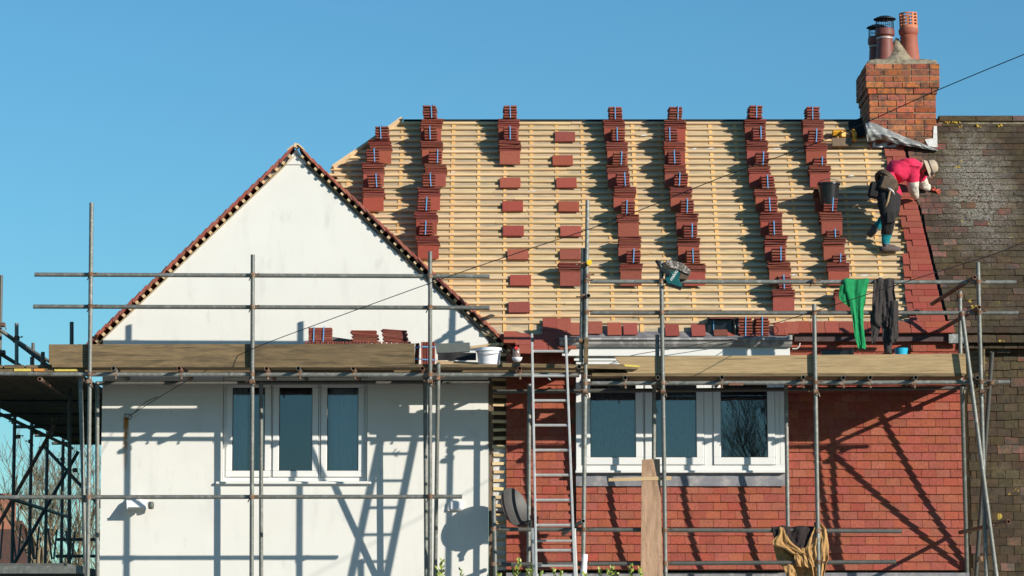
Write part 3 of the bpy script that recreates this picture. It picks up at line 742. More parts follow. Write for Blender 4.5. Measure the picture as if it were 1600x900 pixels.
part('mortar_fillet', MB().prism([P(1445, 218, CYF - .012), P(1458, 216, CYF - .012), P(1459, 197, CYF - .012), P(1464, 197, CYF - .012), P(1465, 233, CYF - .012), P(1452, 231, CYF - .012)], (0, .03, 0)), 'polythene', ch)
part('white_sheet', MB().grid(lambda s, t: P(1364 + 38 * s, 218 + 13 * t + 5 * s, 0) * 0 + RP(1364 + 40 * s, 219 + 11 * t + 5 * s * (1 - t), .07 + .02 * math.sin(14 * s + 4 * t)), 14, 6), 'polythene', mr, smooth=True)
part('side_felt', MB().prism([RP(1325, 192, .03), RP(1347, 184, .03), RP(1352, 212, .06), RP(1330, 215, .05)], NR * .01), 'black', mr)

# ================================================================== NEIGHBOUR
nh = thing('house', (7.2, .3, 0), 'neighbouring house with old brown lichen-stained tiled roof at the right edge', 'house')
NXR = 9.5
ntop = RL
nr = part('old_roof', MB().prism([slope_pt(gap_x(.1) + .02, .1, .02), slope_pt(NXR, .1, .02), slope_pt(NXR, ntop, .02), slope_pt(gap_x(ntop) + .02, ntop, .02)], -NR * .05), 'black', nh)
part('rear_slope', MB().prism([slope_pt(PARTY + .01, ntop, 0), slope_pt(NXR, ntop, 0), slope_pt(NXR, ntop, 0) + Vector((0, 3, -3.84)), slope_pt(PARTY + .01, ntop, 0) + Vector((0, 3, -3.84))], (0, -.02, -.03)), 'oldtile', nr)
ot = mesh_of(MB().box((0, 0, 0), (.166, .16, .014)), 'roof_tile', 'oldtile', bevel=.003)
otr = mesh_of(MB().box((0, 0, 0), (.163, .16, .014)), 'roof_tile', 'oldtile_red', bevel=.003)
cand = []; s = -.02; k = 0
while s < RL - .08:
    x0 = gap_x(s) + .018 + rn(-.008, .012); x = x0 - (.0835 if k % 2 else 0)
    while x < NXR - .1:
        a = max(x, x0); w = x + .167 - a
        if w > .05: cand.append((a + w / 2, s, w))
        x += .167
    s += GAUGE; k += 1
vis = lambda c: P(1602, 300, roof_y(EAVE.z + c[1] * math.sin(PITCH))).x > c[0]
cand.sort(key=lambda c: (not vis(c), random.random()))
rest = MB(); n_i = 0
for x, s, w in cand:
    ce = slope_pt(x, s + .07 + rn(-.005, .005), .042 + rn(-.003, .004)); rot = SLOPE @ RX(-.13 + rn(-.02, .02)) @ RZ(rn(-.02, .02))
    if n_i < 300 and vis((x, s, w)):
        edge = x - gap_x(s) < .3 and random.random() < .5
        piece('roof_tile', otr if edge or random.random() < .05 else ot, nr, ce, rot, (w / .167, 1, 1)); n_i += 1
    else: rest.box(ce, (w - .004, .16, .014), rot)
o = part('roof_covering', rest, 'oldtile', nr); o['kind'] = 'stuff'
# ridge tiles bedded in mortar with lichen
x = P(1464, 190, 2.2).x + .02; rp_ = slope_pt(0, RL)
part('ridge_bedding', MB().bb((x - .01, rp_.y - .10, rp_.z - .06), (NXR, rp_.y + .10, rp_.z + .012)), 'flaunch', nr)
rid = MB().lathe([], (0, 0, 0)) if False else None
rme = MB()
for i in range(9):
    a0 = math.pi * i / 8
rme.prism([(0, .13 * math.cos(math.pi * i / 8), .085 * math.sin(math.pi * i / 8)) for i in range(9)] + [(0, .11 * math.cos(math.pi * i / 8), .068 * math.sin(math.pi * i / 8)) for i in range(8, -1, -1)], (.445, 0, 0))
rme_a = mesh_of(rme, 'ridge_tile', 'oldtile_red'); rme_b = mesh_of(rme, 'ridge_tile', 'oldtile')
i = 0
while x < NXR - .4:
    piece('ridge_tile', rme_b if i == 0 or i % 3 == 1 else rme_a, nr, (x, rp_.y, rp_.z - .012), RZ(rn(-.01, .01))); x += .455; i += 1
for u, v, w in ((1487, 190, 24), (1540, 186, 6), (1580, 187, 6), (1530, 197, 9), (1562, 196, 6), (1500, 198, 5)):
    c = P(u, v, rp_.y - .13 + (196 - v) * .004); m = MB()
    for _ in range(int(w * 1.6)):
        m.box(c + Vector((rn(-w, w) / 250, rn(-.01, .01), rn(-.016, .016))), (rn(.008, .022),) * 3, RZ(rn(0, 3)) @ RX(rn(0, 3)))
    part('lichen_patch', m, 'lichen', nr)
# old tile hanging on the neighbour's wall
nw = part('old_wall', MB().bb((RWR + .004, .15, 0), (NXR, .32, RZ1)), 'mortar', nh)
wt_o = mesh_of(MB().box((0, 0, 0), (.163, .014, .135)), 'wall_tile', 'oldtile', bevel=.003); wt_r = mesh_of(MB().box((0, 0, 0), (.163, .014, .135)), 'wall_tile', 'oldtile_red', bevel=.003)
z = RZ0 - .2; k = 0; rest = MB()
NX0 = RWR + .05
while z < RZ1 - .045:
    x = NX0 - (.0835 if k % 2 else 0)
    while x < NXR - .1:
        a = max(x, NX0 + rn(-.02, .03)); w = x + .167 - a
        yk = .12 - .06 * max(0, min(1, (4.2 - z) / 1.6)) ** 1.5 if z < RZ1 - .25 else .12 - .25 * (z - RZ1 + .25) / .25
        if w > .04:
            ce = Vector((a + w / 2, yk + rn(-.004, .004), z + .06 + rn(-.007, .007))); rot = RX(-.12 + rn(-.03, .03)) @ RY(rn(-.025, .025))
            if ce.x < 6.3: piece('wall_tile', wt_r if random.random() < .1 else wt_o, nw, ce, rot, (w / .167, 1, 1))
            else: rest.box(ce, (w - .004, .014, .135), rot)
        x += .167
    z += GA; k += 1
for zz, yy in ((EAVE.z - .165, -.01), (EAVE.z - .10, -.07)):
    x = NX0 + rn(-.1, 0)
    while x < NXR - .2:
        piece('wall_tile', wt_o, nw, (x + .083, yy + rn(-.004, .004), zz + .06), RX(-.35 + rn(-.03, .03)) @ RY(rn(-.02, .02))); x += .167
o = part('wall_tiling', rest, 'oldtile', nw); o['kind'] = 'stuff'

# ================================================================== SCAFFOLD
YO, YI = -1.20, -0.42; TR = .0242
cpl = MB()
cpl.tube((0, 0, -.028), (0, 0, .028), .034, 10); cpl.tube((-.028, .052, 0), (.028, .052, 0), .034, 10)
cpl.box((0, .026, 0), (.05, .05, .05)); cpl.tube((.03, -.015, .008), (.085, -.022, .012), .008, 6); cpl.tube((.07, -.022, .012), (.085, -.022, .012), .014, 6)
cpl.tube((-.03, .06, -.02), (-.045, .02, -.075), .007, 6)
CPL = mesh_of(cpl, 'coupler', 'coupler')
sw_c = MB(); sw_c.tube((0, -.03, 0), (0, .03, 0), .033, 10); sw_c.box((0, 0, -.045), (.05, .05, .05)); sw_c.tube((.01, 0, -.05), (.012, -.012, -.115), .009, 6); sw_c.tube((.012, -.012, -.1), (.012, -.012, -.118), .014, 6)
SWC = mesh_of(sw_c, 'coupler', 'coupler')
def tube(sc, name, a, b, m='steel', r=TR, hollow=True, n=12):
    return part(name, MB().tube(a, b, r, n, hollow=hollow), m, sc, smooth=40)
def coupler(sc, p, flip=False, me=None):
    piece('coupler', me or CPL, sc, p, RZ(math.pi if flip else 0) @ RY(rn(-.1, .1)), (.9, .92, .82))
def V(u0, v0, u1, v1, Y0, Y1=None):                        # two survey points; base carried down to the ground when asked
    return P(u0, v0, Y0), P(u1, v1, Y0 if Y1 is None else Y1)
def to_ground(a, b):
    d = b - a; return a + d * (a.z / -d.z) if d.z < 0 else b
def standard(sc, u0, v0, u1, v1, Y, m='steel', ground=True, Y1=None):
    a, b = V(u0, v0, u1, v1, Y, Y1)
    if ground: b = to_ground(a, b)
    return tube(sc, 'standard', a, b, m), a, b
def on(a, b, z): t = (z - a.z) / (b.z - a.z); return a + (b - a) * t

sA = thing('scaffold', (-2.6, -.8, 0), 'grey steel tube scaffold in front of the white gable', 'scaffold')
rails = []
for u0, v0, u1, v1 in ((54, 429, 765, 432), (52, 479, 765, 481)):
    a, b = V(u0, v0, u1, v1, YO + .052); tube(sA, 'guard_rail', a, b); rails.append((a, b))
a, b = V(76, 585, 905, 586, YO + .052); tube(sA, 'ledger', a, b); led = (a, b)
a, b = P(0, 777, YO + .052), P(722, 776, YO + .052); a = a + (a - b) * .15; tube(sA, 'ledger', a, b, 'steel'); low = (a, b)
a, b = V(150, 599, 765, 597, YI + .05); tube(sA, 'ledger', a, b, 'steel_dull'); inn = (a, b)
a, b = P(0, 873, YI), P(540, 873, YI)
for (u0, v0, u1, v1) in ((143, 317, 137, 900), (395, 398, 393, 900), (672, 393, 672, 900)):
    _, a, b = standard(sA, u0, v0, u1, v1, YO)
    for (p, q) in rails + [led, low]:
        zc = p.z + (q.z - p.z) * (a.x - p.x) / (q.x - p.x); c = on(a, b, zc)
        if p.x < c.x < q.x: coupler(sA, c)
    zc = led[0].z - .1; coupler(sA, on(a, b, zc + .01), flip=True)
standard(sA, 124, 538, 134, 900, YO + .11, 'steel'); standard(sA, 685, 567, 680, 900, YO + .012, ground=False, Y1=-.45)
for u0, v0, u1, v1 in ((152, 597, 152, 900), (408, 597, 408, 900), (664, 590, 666, 900)):
    standard(sA, u0, v0, u1, v1, YI)
coupler(sA, P(124, 587, YO + .11)); coupler(sA, P(684, 590, YO + .012))
tzA = led[0].z + .051
for u in (177, 280, 416, 466, 552, 660, 812):
    q = P(u, 578, YO - .12); tube(sA, 'transom', (q.x, YO - .12 + rn(-.02, .02), tzA), (q.x + rn(-.01, .01), -.03, tzA), 'steel_dull' if u % 4 else 'steel_rust')
    coupler(sA, (q.x, YO + .052, tzA - .01), me=SWC)
sB = thing('scaffold', (2.6, -.8, 0), 'grey steel tube scaffold in front of the red tiled wall', 'scaffold')
railsB = []
for u0, v0, u1, v1 in ((922, 440, 1588, 441), (922, 489, 1591, 489)):
    a, b = V(u0, v0, u1, v1, YO + .052); tube(sB, 'guard_rail', a, b); railsB.append((a, b))
a, b = V(905, 599, 1578, 597, YO + .052); tube(sB, 'ledger', a, b); ledB = (a, b)
a, b = V(768, 827, 1409, 830, YO + .052); tube(sB, 'ledger', a, b, 'steel_dull'); lowB = (a, b)
a, b = V(772, 882, 1400, 878, YO + .052); tube(sB, 'ledger', a, b, 'steel_dull'); lowB2 = (a, b)
a, b = V(770, 612, 1510, 606, YI + .05); tube(sB, 'ledger', a, b, 'steel_dull')
for (u0, v0, u1, v1) in ((918, 313, 911, 900), (1033, 408, 1040, 900), (1272, 475, 1279, 900), (1528, 410, 1541, 900)):
    _, a, b = standard(sB, u0, v0, u1, v1, YO)
    for (p, q) in railsB + [ledB, lowB, lowB2]:
        zc = p.z + (q.z - p.z) * (a.x - p.x) / (q.x - p.x); c = on(a, b, zc)
        if p.x - .05 < c.x < q.x: coupler(sB, c)
    coupler(sB, on(a, b, ledB[0].z - .1), flip=True)
standard(sB, 911, 388, 908, 566, YO + .03, ground=False); standard(sB, 1027, 523, 1027, 600, YO + .06, ground=False)
tube(sB, 'standard', P(771, 775, YO), to_ground(P(771, 775, YO), P(774, 900, YO)))
coupler(sB, P(771, 827, YO)); coupler(sB, P(771, 881, YO))
for u0, v0, u1, v1 in ((827, 600, 826, 900), (1022, 597, 1021, 900), (1228, 597, 1232, 900)):
    standard(sB, u0, v0, u1, v1, YI - .05)
standard(sB, 1500, 455, 1501, 600, YI, ground=False); standard(sB, 1503, 602, 1511, 900, YO + .10, ground=False, Y1=-.03)
standard(sB, 1503, 487, 1557, 900, YO - .055); coupler(sB, P(1503, 491, YO - .055)); 
standard(sB, 1550, 550, 1525, 900, -.94, 'steel_dull', ground=False, Y1=-.07); coupler(sB, P(1549, 598, YO + .0))  # darker steel on the second tube stands in for the shade on it
tzB = ledB[0].z + .051
for u in (977, 1028, 1128, 1255, 1318, 1360, 1431, 1528):
    q = P(u, 590, YO - .12); tube(sB, 'transom', (q.x, YO - .12 + rn(-.02, .02), tzB), (q.x + rn(-.01, .01), -.24 if u < 1240 else -.05, tzB), 'steel_dull')
    coupler(sB, (q.x, YO + .052, tzB - .01), me=SWC)
q = P(905, 573, YO - .15); tube(sB, 'transom', q, (q.x, -.25, q.z), 'steel_dull')
# returns of the guard rails at the right hand end
tube(sB, 'return_rail', P(1523, 433, YO - .14), P(1456, 475, -.02), 'steel_rust'); tube(sB, 'return_rail', P(1530, 480, YO - .14), P(1467, 517, -.08), 'steel_rust')
tube(sB, 'return_rail', P(1576, 815, YO - .15), P(1500, 832, -.12), 'steel_rust')
coupler(sB, P(1500, 462, YI)); coupler(sB, P(1543, 823, YO)); coupler(sB, P(1532, 873, YO))
tube(sB, 'stub_tube', P(911, 814, YO - .2), P(880, 834, YO + .5), 'steel_dull')
tube(sB, 'stub_tube', P(921, 410, YO - .16), P(908, 420, YO + .5), 'steel_rust')
part('end_cap', MB().tube(P(921, 410, YO - .165), P(920.2, 410.6, YO - .12), .031, 14), 'yellow_plastic', sB, smooth=40)
tube(sB, 'stub_tube', P(919.5, 462, YO - .12), P(912, 466, YO + .2), 'steel_dull')
coupler(sB, P(911, 414, YO + .03), True); coupler(sB, P(911, 464, YO + .03), True); coupler(sB, P(918, 431, YO)); coupler(sB, P(908, 533, YO + .03), True); coupler(sB, P(913, 588, YO))
part('plastic_sleeve', MB().tube(P(913.5, 866, YO), P(911.5, 902, YO), .036, 12), 'white_plastic', sB, smooth=40)
part('name_tag', MB().box(P(1150, 600, YO + .02), (.16, .006, .03)), 'steel_rust', sB)

# left hand return along the side of the house
sC = thing('scaffold', (-5.9, 4, 0), 'dark steel scaffold running back along the left side of the white house', 'scaffold')
XO, XI2 = -6.76, -4.98
DZ = tzA + .045
outer = [P(22, 700, 6.2), P(48, 700, 7.7), P(64, 700, 8.6), P(88, 700, 10.1), P(109, 700, 11.5)]
tops = {0: 505, 1: 505, 2: 550, 3: 560, 4: 503}
ys = [1.4, 3.0, 4.6, 6.2, 7.7, 9.2, 10.8]
for i, y in enumerate(ys):
    top = DZ + (1.15 if i % 2 == 0 else .55)
    tube(sC, 'standard', (XO, y, top), (XO, y, 0), 'steel_dull')
    if i in (2, 4, 6): tube(sC, 'standard', (XI2, y, DZ - .05), (XI2, y, 0), 'steel_dull')
p2 = P(2, 430, 5.2); tube(sC, 'standard', (p2.x, 5.2, p2.z), (p2.x, 5.2, DZ - .1), 'steel_dull')
for zz, x in ((DZ - .09, XO + .05), (DZ - .09, XI2 + .05), (DZ - 1.15, XO + .05), (DZ - 2.2, XO + .05), (DZ + .5, XO + .05), (DZ + 1.0, XO + .05)):
    if zz > DZ and False: continue
    tube(sC, 'ledger', (x, -1.0, zz), (x, 11.4, zz), 'steel_dull')
for y in (3.3, 5.5, 7.6, 9.3, 11.0):
    tube(sC, 'transom', (XO - .2, y, DZ - .045), (XI2 + .1, y, DZ - .045), 'steel_dull')
for zz in (DZ - 1.5, DZ - 1.75, DZ - 2.05, DZ - 2.45):
    tube(sC, 'end_rail', (XO - .1, 10.9, zz), (XI2 + .4, 10.9, zz), 'steel_dull')
tube(sC, 'brace', P(85, 665, 3.2), P(-25, 860, 2.4), 'steel_rust'); tube(sC, 'brace', P(122, 706, 6.5), P(8, 905, 5.5), 'steel_dull')
tube(sC, 'brace', P(68, 697, 8.5), P(165, 800, 8.0), 'steel_dull')
tube(sC, 'brace', P(-20, 500, 2.2), P(82, 577, 2.5), 'steel_dull'); tube(sC, 'brace', P(-20, 540, 2.4), P(40, 577, 2.6), 'steel_dull')
tube(sC, 'standard', P(26, 505, 2.3), P(26, 590, 2.3), 'steel'); tube(sC, 'standard', P(112, 503, 1.0), P(112, 560, 1.0), 'steel_dull'); tube(sC, 'standard', P(50, 558, 1.2), P(50, 590, 1.2), 'steel_dull'); tube(sC, 'standard', P(67, 550, 1.8), P(67, 590, 1.8), 'steel_dull')
tube(sC, 'standard', P(109, 600, 1.6), to_ground(P(109, 600, 1.6), P(108, 900, 1.6)), 'steel_dull')
for i, (u, v, y) in enumerate(((5, 508, 2.2), (26, 528, 2.3), (5, 551, 2.4), (67, 565, 1.8), (22, 660, 6.2), (28, 682, 6.2), (48, 690, 7.7), (55, 675, 7.6), (98, 718, 9), (64, 700, 8.6), (118, 735, 4), (84, 655, 3))):
    coupler(sC, P(u, v, y), flip=i % 2 == 0)
a, b = P(-30, 583.5, YO + .052), P(83, 585, YO + .052); tube(sC, 'ledger', a, b)
tube(sC, 'transom', P(62, 592, YO - .1), P(100, 618, 1.5), 'steel_rust')
# swinging gate of thin bars on the far end of the side lift
for i in range(9):
    u = 5 + i * 14; tube(sC, 'gate_bar', P(u, 815 + i * 2, 10.5), P(u + (6 if i % 2 else -5), 874, 10.5), 'steel_dull', r=.016, hollow=False, n=6)

# --- boards
def board(x0, x1, y0, y1, z0, m, label, group, th=.038, tilt=0.0, bands=()):
    mb = MB(); L_ = x1 - x0; n = 10
    rot = RY(tilt)
    o = single('scaffold_board', MB().box(((x0 + x1) / 2, (y0 + y1) / 2, z0 + th / 2), (L_, y1 - y0, th), rot), m, label, 'board', group, bevel=.003)
    return o
gB = 'scaffold deck boards'
zA = tzA + TR + .002; zB = tzB + TR + .002
xa = P(150, 575, YO).x
ends = [P(1000, 572, YO).x, P(905, 572, YO).x, P(842, 572, YO).x, P(760, 572, YO).x]
rowsA = [(-1.165, -.965), (-.96, -.815), (-.555, -.32), (-.31, -.03)]
nA = ['outermost', 'second outermost', 'second innermost', 'innermost']
for (y0, y1), nm, xe in zip(rowsA, nA, [P(975, 572, YO).x, P(990, 572, YO).x, P(980, 572, YO).x, P(886, 572, YO).x]):
    board(P(80, 575, YO).x, xe, y0, y1, zA, 'board', 'weathered plank of the deck before the white gable, %s of its four' % nm, gB)
# long plank whose end laps over the right hand deck
single('scaffold_board', MB().prism([P(785, 567, -1.21), P(1000, 572, -1.21), P(996, 577, -1.21), P(785, 573, -1.21)], (0, .225, 0)), 'board', 'yellow-ended plank lapping from the left deck over the right deck', 'board')
single('scaffold_board', MB().prism([P(915, 579, -1.0), P(985, 577, -1.0), P(978, 588, -1.0), P(915, 590, -1.0)], (0, .2, 0)), 'board', 'short dark offcut plank under the yellow-ended lapping plank', 'board')
single('end_band', MB().prism([P(976, 569, -1.214), P(1000, 571.5, -1.214), P(998, 574, -1.214), P(976, 572.5, -1.214)], (0, .003, 0)), 'band_yellow', 'yellow painted band on the lapping plank end', 'paint band')
rowsB = [(-1.165, -.962), (-.955, -.752), (-.745, -.542), (-.535, -.332)]
for (y0, y1), nm in zip(rowsB, nA):
    board(P(925 if y0 < -1 else 985, 590, YO).x, P(1508, 590, YO).x, y0, y1, zB, 'board', 'plank of the deck before the red wall, %s of its four' % nm, gB)
for (y0, y1), nm in zip([(-.325, -.13)], ['short infill']):
    board(P(1243, 590, YO).x, P(1508, 590, YO).x, y0, y1, zB, 'board', 'short infill plank of the right deck beside the red wall', gB)
for u0, u1, dv, lb in ((77, 393, 0, 'dark weathered toe board in front of the white gable, left length'), (394, 648, -1, 'dark weathered toe board in front of the white gable, right length under the tile stacks')):
    single('toe_board', MB().prism([P(u0, 538.5, -1.123), P(u1, 538 + dv, -1.123), P(u1, 570 + dv, -1.123), P(u0, 570.5, -1.123)], (0, -.038, 0)), 'board', lb, 'board', 'toe boards', bevel=.003)
tb2 = single('toe_board', MB().prism([P(960, 558, -1.125), P(1508, 553, -1.125), P(1509, 585, -1.125), P(985, 588, -1.125)], (0, -.038, 0)), 'board_new', 'long light brown toe board in front of the bay window', 'board', 'toe boards')
single('toe_board', MB().prism([P(1508, 553, -1.11), P(1537, 545, -1.2), P(1537, 579, -1.2), P(1509, 586, -1.11)], (.02, .035, 0)), 'board', 'short dark end toe board beside the right hand standards', 'board', 'toe boards')
single('plank', MB().box(P(916, 548, YO - .045), (.045, .04, .29), RY(.02)), 'board', 'short upright timber strapped to the double pole', 'plank')
# side deck of the return
for i in range(7):
    x = XO + .05 + i * .245
    board(x, x + .225, -.15 if x > -5.2 else -1.05, 11.2, DZ - .018, 'board', 'plank of the side deck, %s from the outside edge' % ('first', 'second', 'third', 'fourth', 'fifth', 'sixth', 'seventh')[i], gB)
for i, (u0, u1, m, w) in enumerate(((22, 48, 'band_yellow', 'yellow'), (53, 69, 'band_orange', 'orange'), (85, 120, 'band_yellow', 'pale yellow'))):
    single('end_band', MB().prism([P(u0, 576, -1.13), P(u1, 576, -1.13), P(u1, 580, -1.13), P(u0, 580, -1.13)], (0, .06, 0)), m, '%s painted board end at the left corner of the deck' % w, 'paint band')
single('scaffold_board', MB().prism([P(-20, 577, -1.12), P(140, 575, -1.12), P(140, 581, -1.12), P(-20, 582, -1.12)], (0, .225, 0)), 'board', 'front edge plank at the left corner with painted bands', 'board')
single('scaffold_board', MB().prism([P(-30, 884, -1.12), P(132, 884, -1.12), P(132, 896, -1.12), P(-30, 896, -1.12)], (0, .04, 0)), 'steel', 'pale metal edge plank of the lower lift, bottom left', 'board')
single('scaffold_board', MB().bb((P(-30, 884, 3).x, -1.0, P(0, 892, -1).z), (-5.0, 10.6, P(0, 880, -1).z)), 'steel_dull', 'broad lower lift decking beneath the side scaffold', 'board')

# ================================================================== LADDER
lad = thing('ladder', (P(865, 900, -2).x, -2.35, 0), 'aluminium ladder leaning against the scaffold beside the bay', 'ladder')
LA, LB = P(831, 522, -1.30), P(838, 900, -1.83); RA, RB = P(884, 525, -1.30), P(898, 900, -1.83)
LB2, RB2 = to_ground(LA, LB), to_ground(RA, RB)
for a, b in ((LA, LB2), (RA, RB2)):
    d = (b - a); L_ = d.length; d.normalize()
    y = Vector((1, 0, 0)); y = (y - d * y.dot(d)).normalized(); zz = d.cross(y)
    rot = Matrix((y, zz, d)).transposed()
    part('stile', MB().box((a + b) / 2, (.026, .065, L_), rot), 'alu', lad, bevel=.004)
k = 0
while True:
    v = 548 + 39.2 * k; tl_ = (on(LA, LB2, P(831, v, -1.4).z)); tr_ = on(RA, RB2, P(884, v, -1.4).z)
    if tl_.z < .15: break
    part('rung', MB().tube(tl_, tr_, .016, 8), 'alu', lad, smooth=50); k += 1
    if k > 22: break
part('foot_pad', MB().box(LB2 + Vector((0, 0, .02)), (.05, .09, .04)), 'black_plastic', lad); part('foot_pad', MB().box(RB2 + Vector((0, 0, .02)), (.05, .09, .04)), 'black_plastic', lad)
part('bracket', MB().box(on(LA, LB2, P(831, 531, -1.32).z) + Vector((.01, -.005, 0)), (.034, .075, .045)), 'black_plastic', lad)
single('cord', MB().path([P(856, 582, -1.36), P(853, 588, -1.37), P(858, 592, -1.37), P(861, 586, -1.36), P(856, 590, -1.38), P(860, 594, -1.37)], .006, 5), 'teal', 'green cord knotted round a ladder rung', 'cord')
l2 = thing('ladder', (P(897, 900, -1.6).x, -1.75, 0), 'second ladder section standing behind the long ladder, bottom centre', 'ladder')
for u in (832, 897):
    a, b = P(u, 826, -1.38), P(u + 3, 900, -1.48); part('stile', MB().tube(a, to_ground(a, b), .02, 6), 'alu', l2)
for k in range(6):
    q = P(833, 845 + 39 * k, -1.45); q2 = P(898, 845 + 39 * k, -1.45); part('rung', MB().tube(q, q2, .013, 6), 'alu', l2)

# ================================================================== TILE STACKS ON THE ROOF
tile_me = mesh_of(MB().box((0, 0, 0), (.265, .165, .0098)), 'tile', 'stacktile', bevel=.0016)
prop_me = mesh_of(MB().box((0, 0, 0), (.250, .012, .165)), 'prop_tile', 'newtile', bevel=.0018)
pair_me = mesh_of(MB().box((0, 0, 0), (.163, .262, .0225)), 'tile_pair', 'stacktile', bevel=.006)
ORD = ['topmost', 'second', 'third', 'fourth', 'fifth', 'sixth', 'seventh', 'eighth']
COLN = ['first', 'second', 'third', 'fourth', 'fifth', 'sixth', 'seventh', 'eighth']
def which(i, n): return 'topmost' if i == 0 else ('lowest' if i == n - 1 and n > 3 else ORD[i] + ' from the top')
def tile_stack(u, vb, label, n=10):
    b = RP(u, vb, .045)
    t = thing('tile_stack', b, label, 'tile stack', 'stacks of red tiles on the roof battens')
    piece('prop_tile', prop_me, t, b + Vector((rn(-.006, .006), -.012, .0825)), RX(rn(-.03, .02)) @ RZ(rn(-.02, .02)))
    tip = rn(-.0022, .0022); tw = rn(-.05, .05)
    for k in range(n):
        piece('tile', tile_me, t, b + Vector((rn(-.010, .010) + tip * k, -.012 + .0765 + (.011 if k % 2 else -.004) + rn(-.006, .006) + k * .0012, .172 + k * .0152)), RZ(tw + rn(-.05, .05)) @ RY(rn(-.014, .014)))
    return b + Vector((0, 0, .172 + (n - .5) * .0152))
def bundle(top, u, label, n=5, group='strapped bundles on the roof stacks', yaw=None, strap=1):
    x = P(u, 300, top.y).x
    base = Vector((x, top.y + .10, top.z + .002))
    t = thing('tile_bundle', base, label, 'tile bundle', group)
    yw_ = rn(-.06, .06) if yaw is None else yaw; lean = rn(-.12, .12)
    rz = RZ(yw_)
    for k in range(n):
        piece('tile_pair', pair_me, t, base + Vector((lean * k * .03 + rn(-.005, .005), rn(-.008, .008), .014 + k * .033)), rz @ RY(rn(-.03, .03)))
    h = n * .033 + .002
    sx = rn(-.02, .03)
    c = base + rz @ Vector((sx, -.134, 0)); 
    part('strap', MB().box(c + Vector((lean * .08, -.003, h / 2)), (.011, .003, h), RY(lean * .6)).box(base + rz @ Vector((sx, 0, h + .001)), (.011, .27, .003), rz), 'blue_strap', t)
    return t
columns = [
 (0, [(595, 256, 597), (583, 292, 582), (584, 330, 586)]),
 (1, [(673, 221, 672), (675, 255, 673), (681, 292, 679), (671, 329, 671), (666, 367, 662), (669, 405, 666)]),
 (2, [(795, 221, 797), (797, 257, 797)]),
 (4, [(960, 221, 962), (964, 257, 966), (966, 293, 967), (975, 330, 974), (982, 370, 981), (983, 408, None), (986, 447, 989)]),
 (5, [(1056, 221, 1055), (1054, 257, 1050), (1055, 293, 1055), (1064, 330, 1064), (1073, 368, 1073), (1076, 407, 1077), (1086, 447, 1083)]),
 (6, [(1179, 221, 1181), (1183, 257, 1187), (1187, 293, 1190), (1197, 330, 1200), (1205, 368, 1204), (1212, 407, 1212), (1218, 446, 1216), (1225, 488, 1225)]),
 (7, [(1271, 221, 1271), (1275, 257, 1274), (1281, 293, 1282), (1290, 330, None), (1299, 368, 1297), (1303, 407, 1302), (1311, 446, 1311), (1322, 488, None)]),
]
for ci, rows in columns:
    nm = COLN[ci]
    for i, (u, vb, ub) in enumerate(rows):
        top = tile_stack(u, vb, 'red tile stack, %s in the %s column of tiles from the left' % (which(i, len(rows)), nm), n=random.choice((7, 8, 8, 9)))
        if ub: bundle(top, ub, 'blue-strapped tile bundle, %s in the %s column of tiles from the left' % (which(i, len(rows)), nm), n=(3 if ci == 7 and i in (2, 5, 6) else 5))
tile_stack(891, 447, 'lone red tile stack at the foot of the fourth column, behind the double pole', n=8)
bundle(RP(1290, 312, .045) + Vector((0, -.14, -.0)), 1289, 'low strapped tile bundle just above the black bucket', n=3)
flat_me = mesh_of(MB().box((0, 0, 0), (.250, .165, .012)), 'tile', 'newtile', bevel=.0018)
for ci, lst in ((2, [(797, 285), (801, 321.5), (802, 360), (809, 397), (813, 437.5), (811, 479.5)]), (3, [(883, 213), (879, 250), (885, 285), (888.5, 322), (892, 360.5), (891, 397)])):
    for i, (u, v) in enumerate(lst):
        q = RP(u, v, .052)
        t = thing('flat_tiles', q, 'flat red tiles on the battens, %s in the %s column from left' % (which(i, 6), COLN[ci]), 'tiles', 'flat tiles set out on the battens')
        for k in range(2):
            piece('tile', flat_me, t, q + NR * (k * .013 - .018) + Vector((rn(-.003, .003), 0, 0)), SLOPE @ RZ(rn(-.02, .02)) @ RX(.05))
# bundles standing at the eaves above the bay, and the black lined crate beside them
gzt = gz + .20
def eave_bundle(u, vb, n, label):
    q = RP(u, vb, .03); q = Vector((q.x, -.14, P(u, vb, -.14).z))
    t = thing('tile_bundle', q, label, 'tile bundle', 'strapped bundles at the eaves')
    for k in range(n):
        piece('tile_pair', pair_me, t, q + Vector((rn(-.006, .006), .13 + rn(-.005, .005), .014 + k * .033)), RZ(rn(-.04, .04)) @ RY(rn(-.02, .02)))
    h = n * .033; part('strap', MB().box(q + Vector((.0, -.008, h / 2)), (.011, .004, h), RY(.02)).box(q + Vector((0, .13, h + .002)), (.011, .26, .003)), 'blue_strap', t)
eave_bundle(1165, 526, 7, 'left of two tall strapped tile bundles standing above the bay gutter')
eave_bundle(1191, 526, 7, 'right of two tall strapped tile bundles standing above the bay gutter')
q = P(1128, 526, -.14)
ct = thing('tile_crate', q, 'black plastic wrapped load of tiles above the bay gutter', 'tile load')
part('wrapping', MB().bb((P(1106, 526, -.1).x, -.05, q.z), (P(1150, 526, -.1).x, .18, P(1128, 495, -.1).z)), 'black_plastic', ct)
for u, v, w in ((1128, 497, .29), (1126, 520, .16), (1141, 524, .10)): piece('tile', tile_me, ct, P(u, v, -.115), RX(.9 if v > 510 else .15) @ RZ(rn(-.05, .05)), (w / .265, .6, 1))
part('wrap_fold', MB().sweep([P(1152, 497, -.09), P(1153, 508, -.11), P(1154, 525, -.10)], [.02, .028, .022], 7).sweep([P(1146, 498, -.09), P(1148, 512, -.12), P(1147, 524, -.10)], [.015, .02, .018], 6), 'black_plastic', ct, smooth=True)
part('strap', MB().box(P(1115, 508, -.06), (.008, .02, .16)), 'blue_strap', ct)

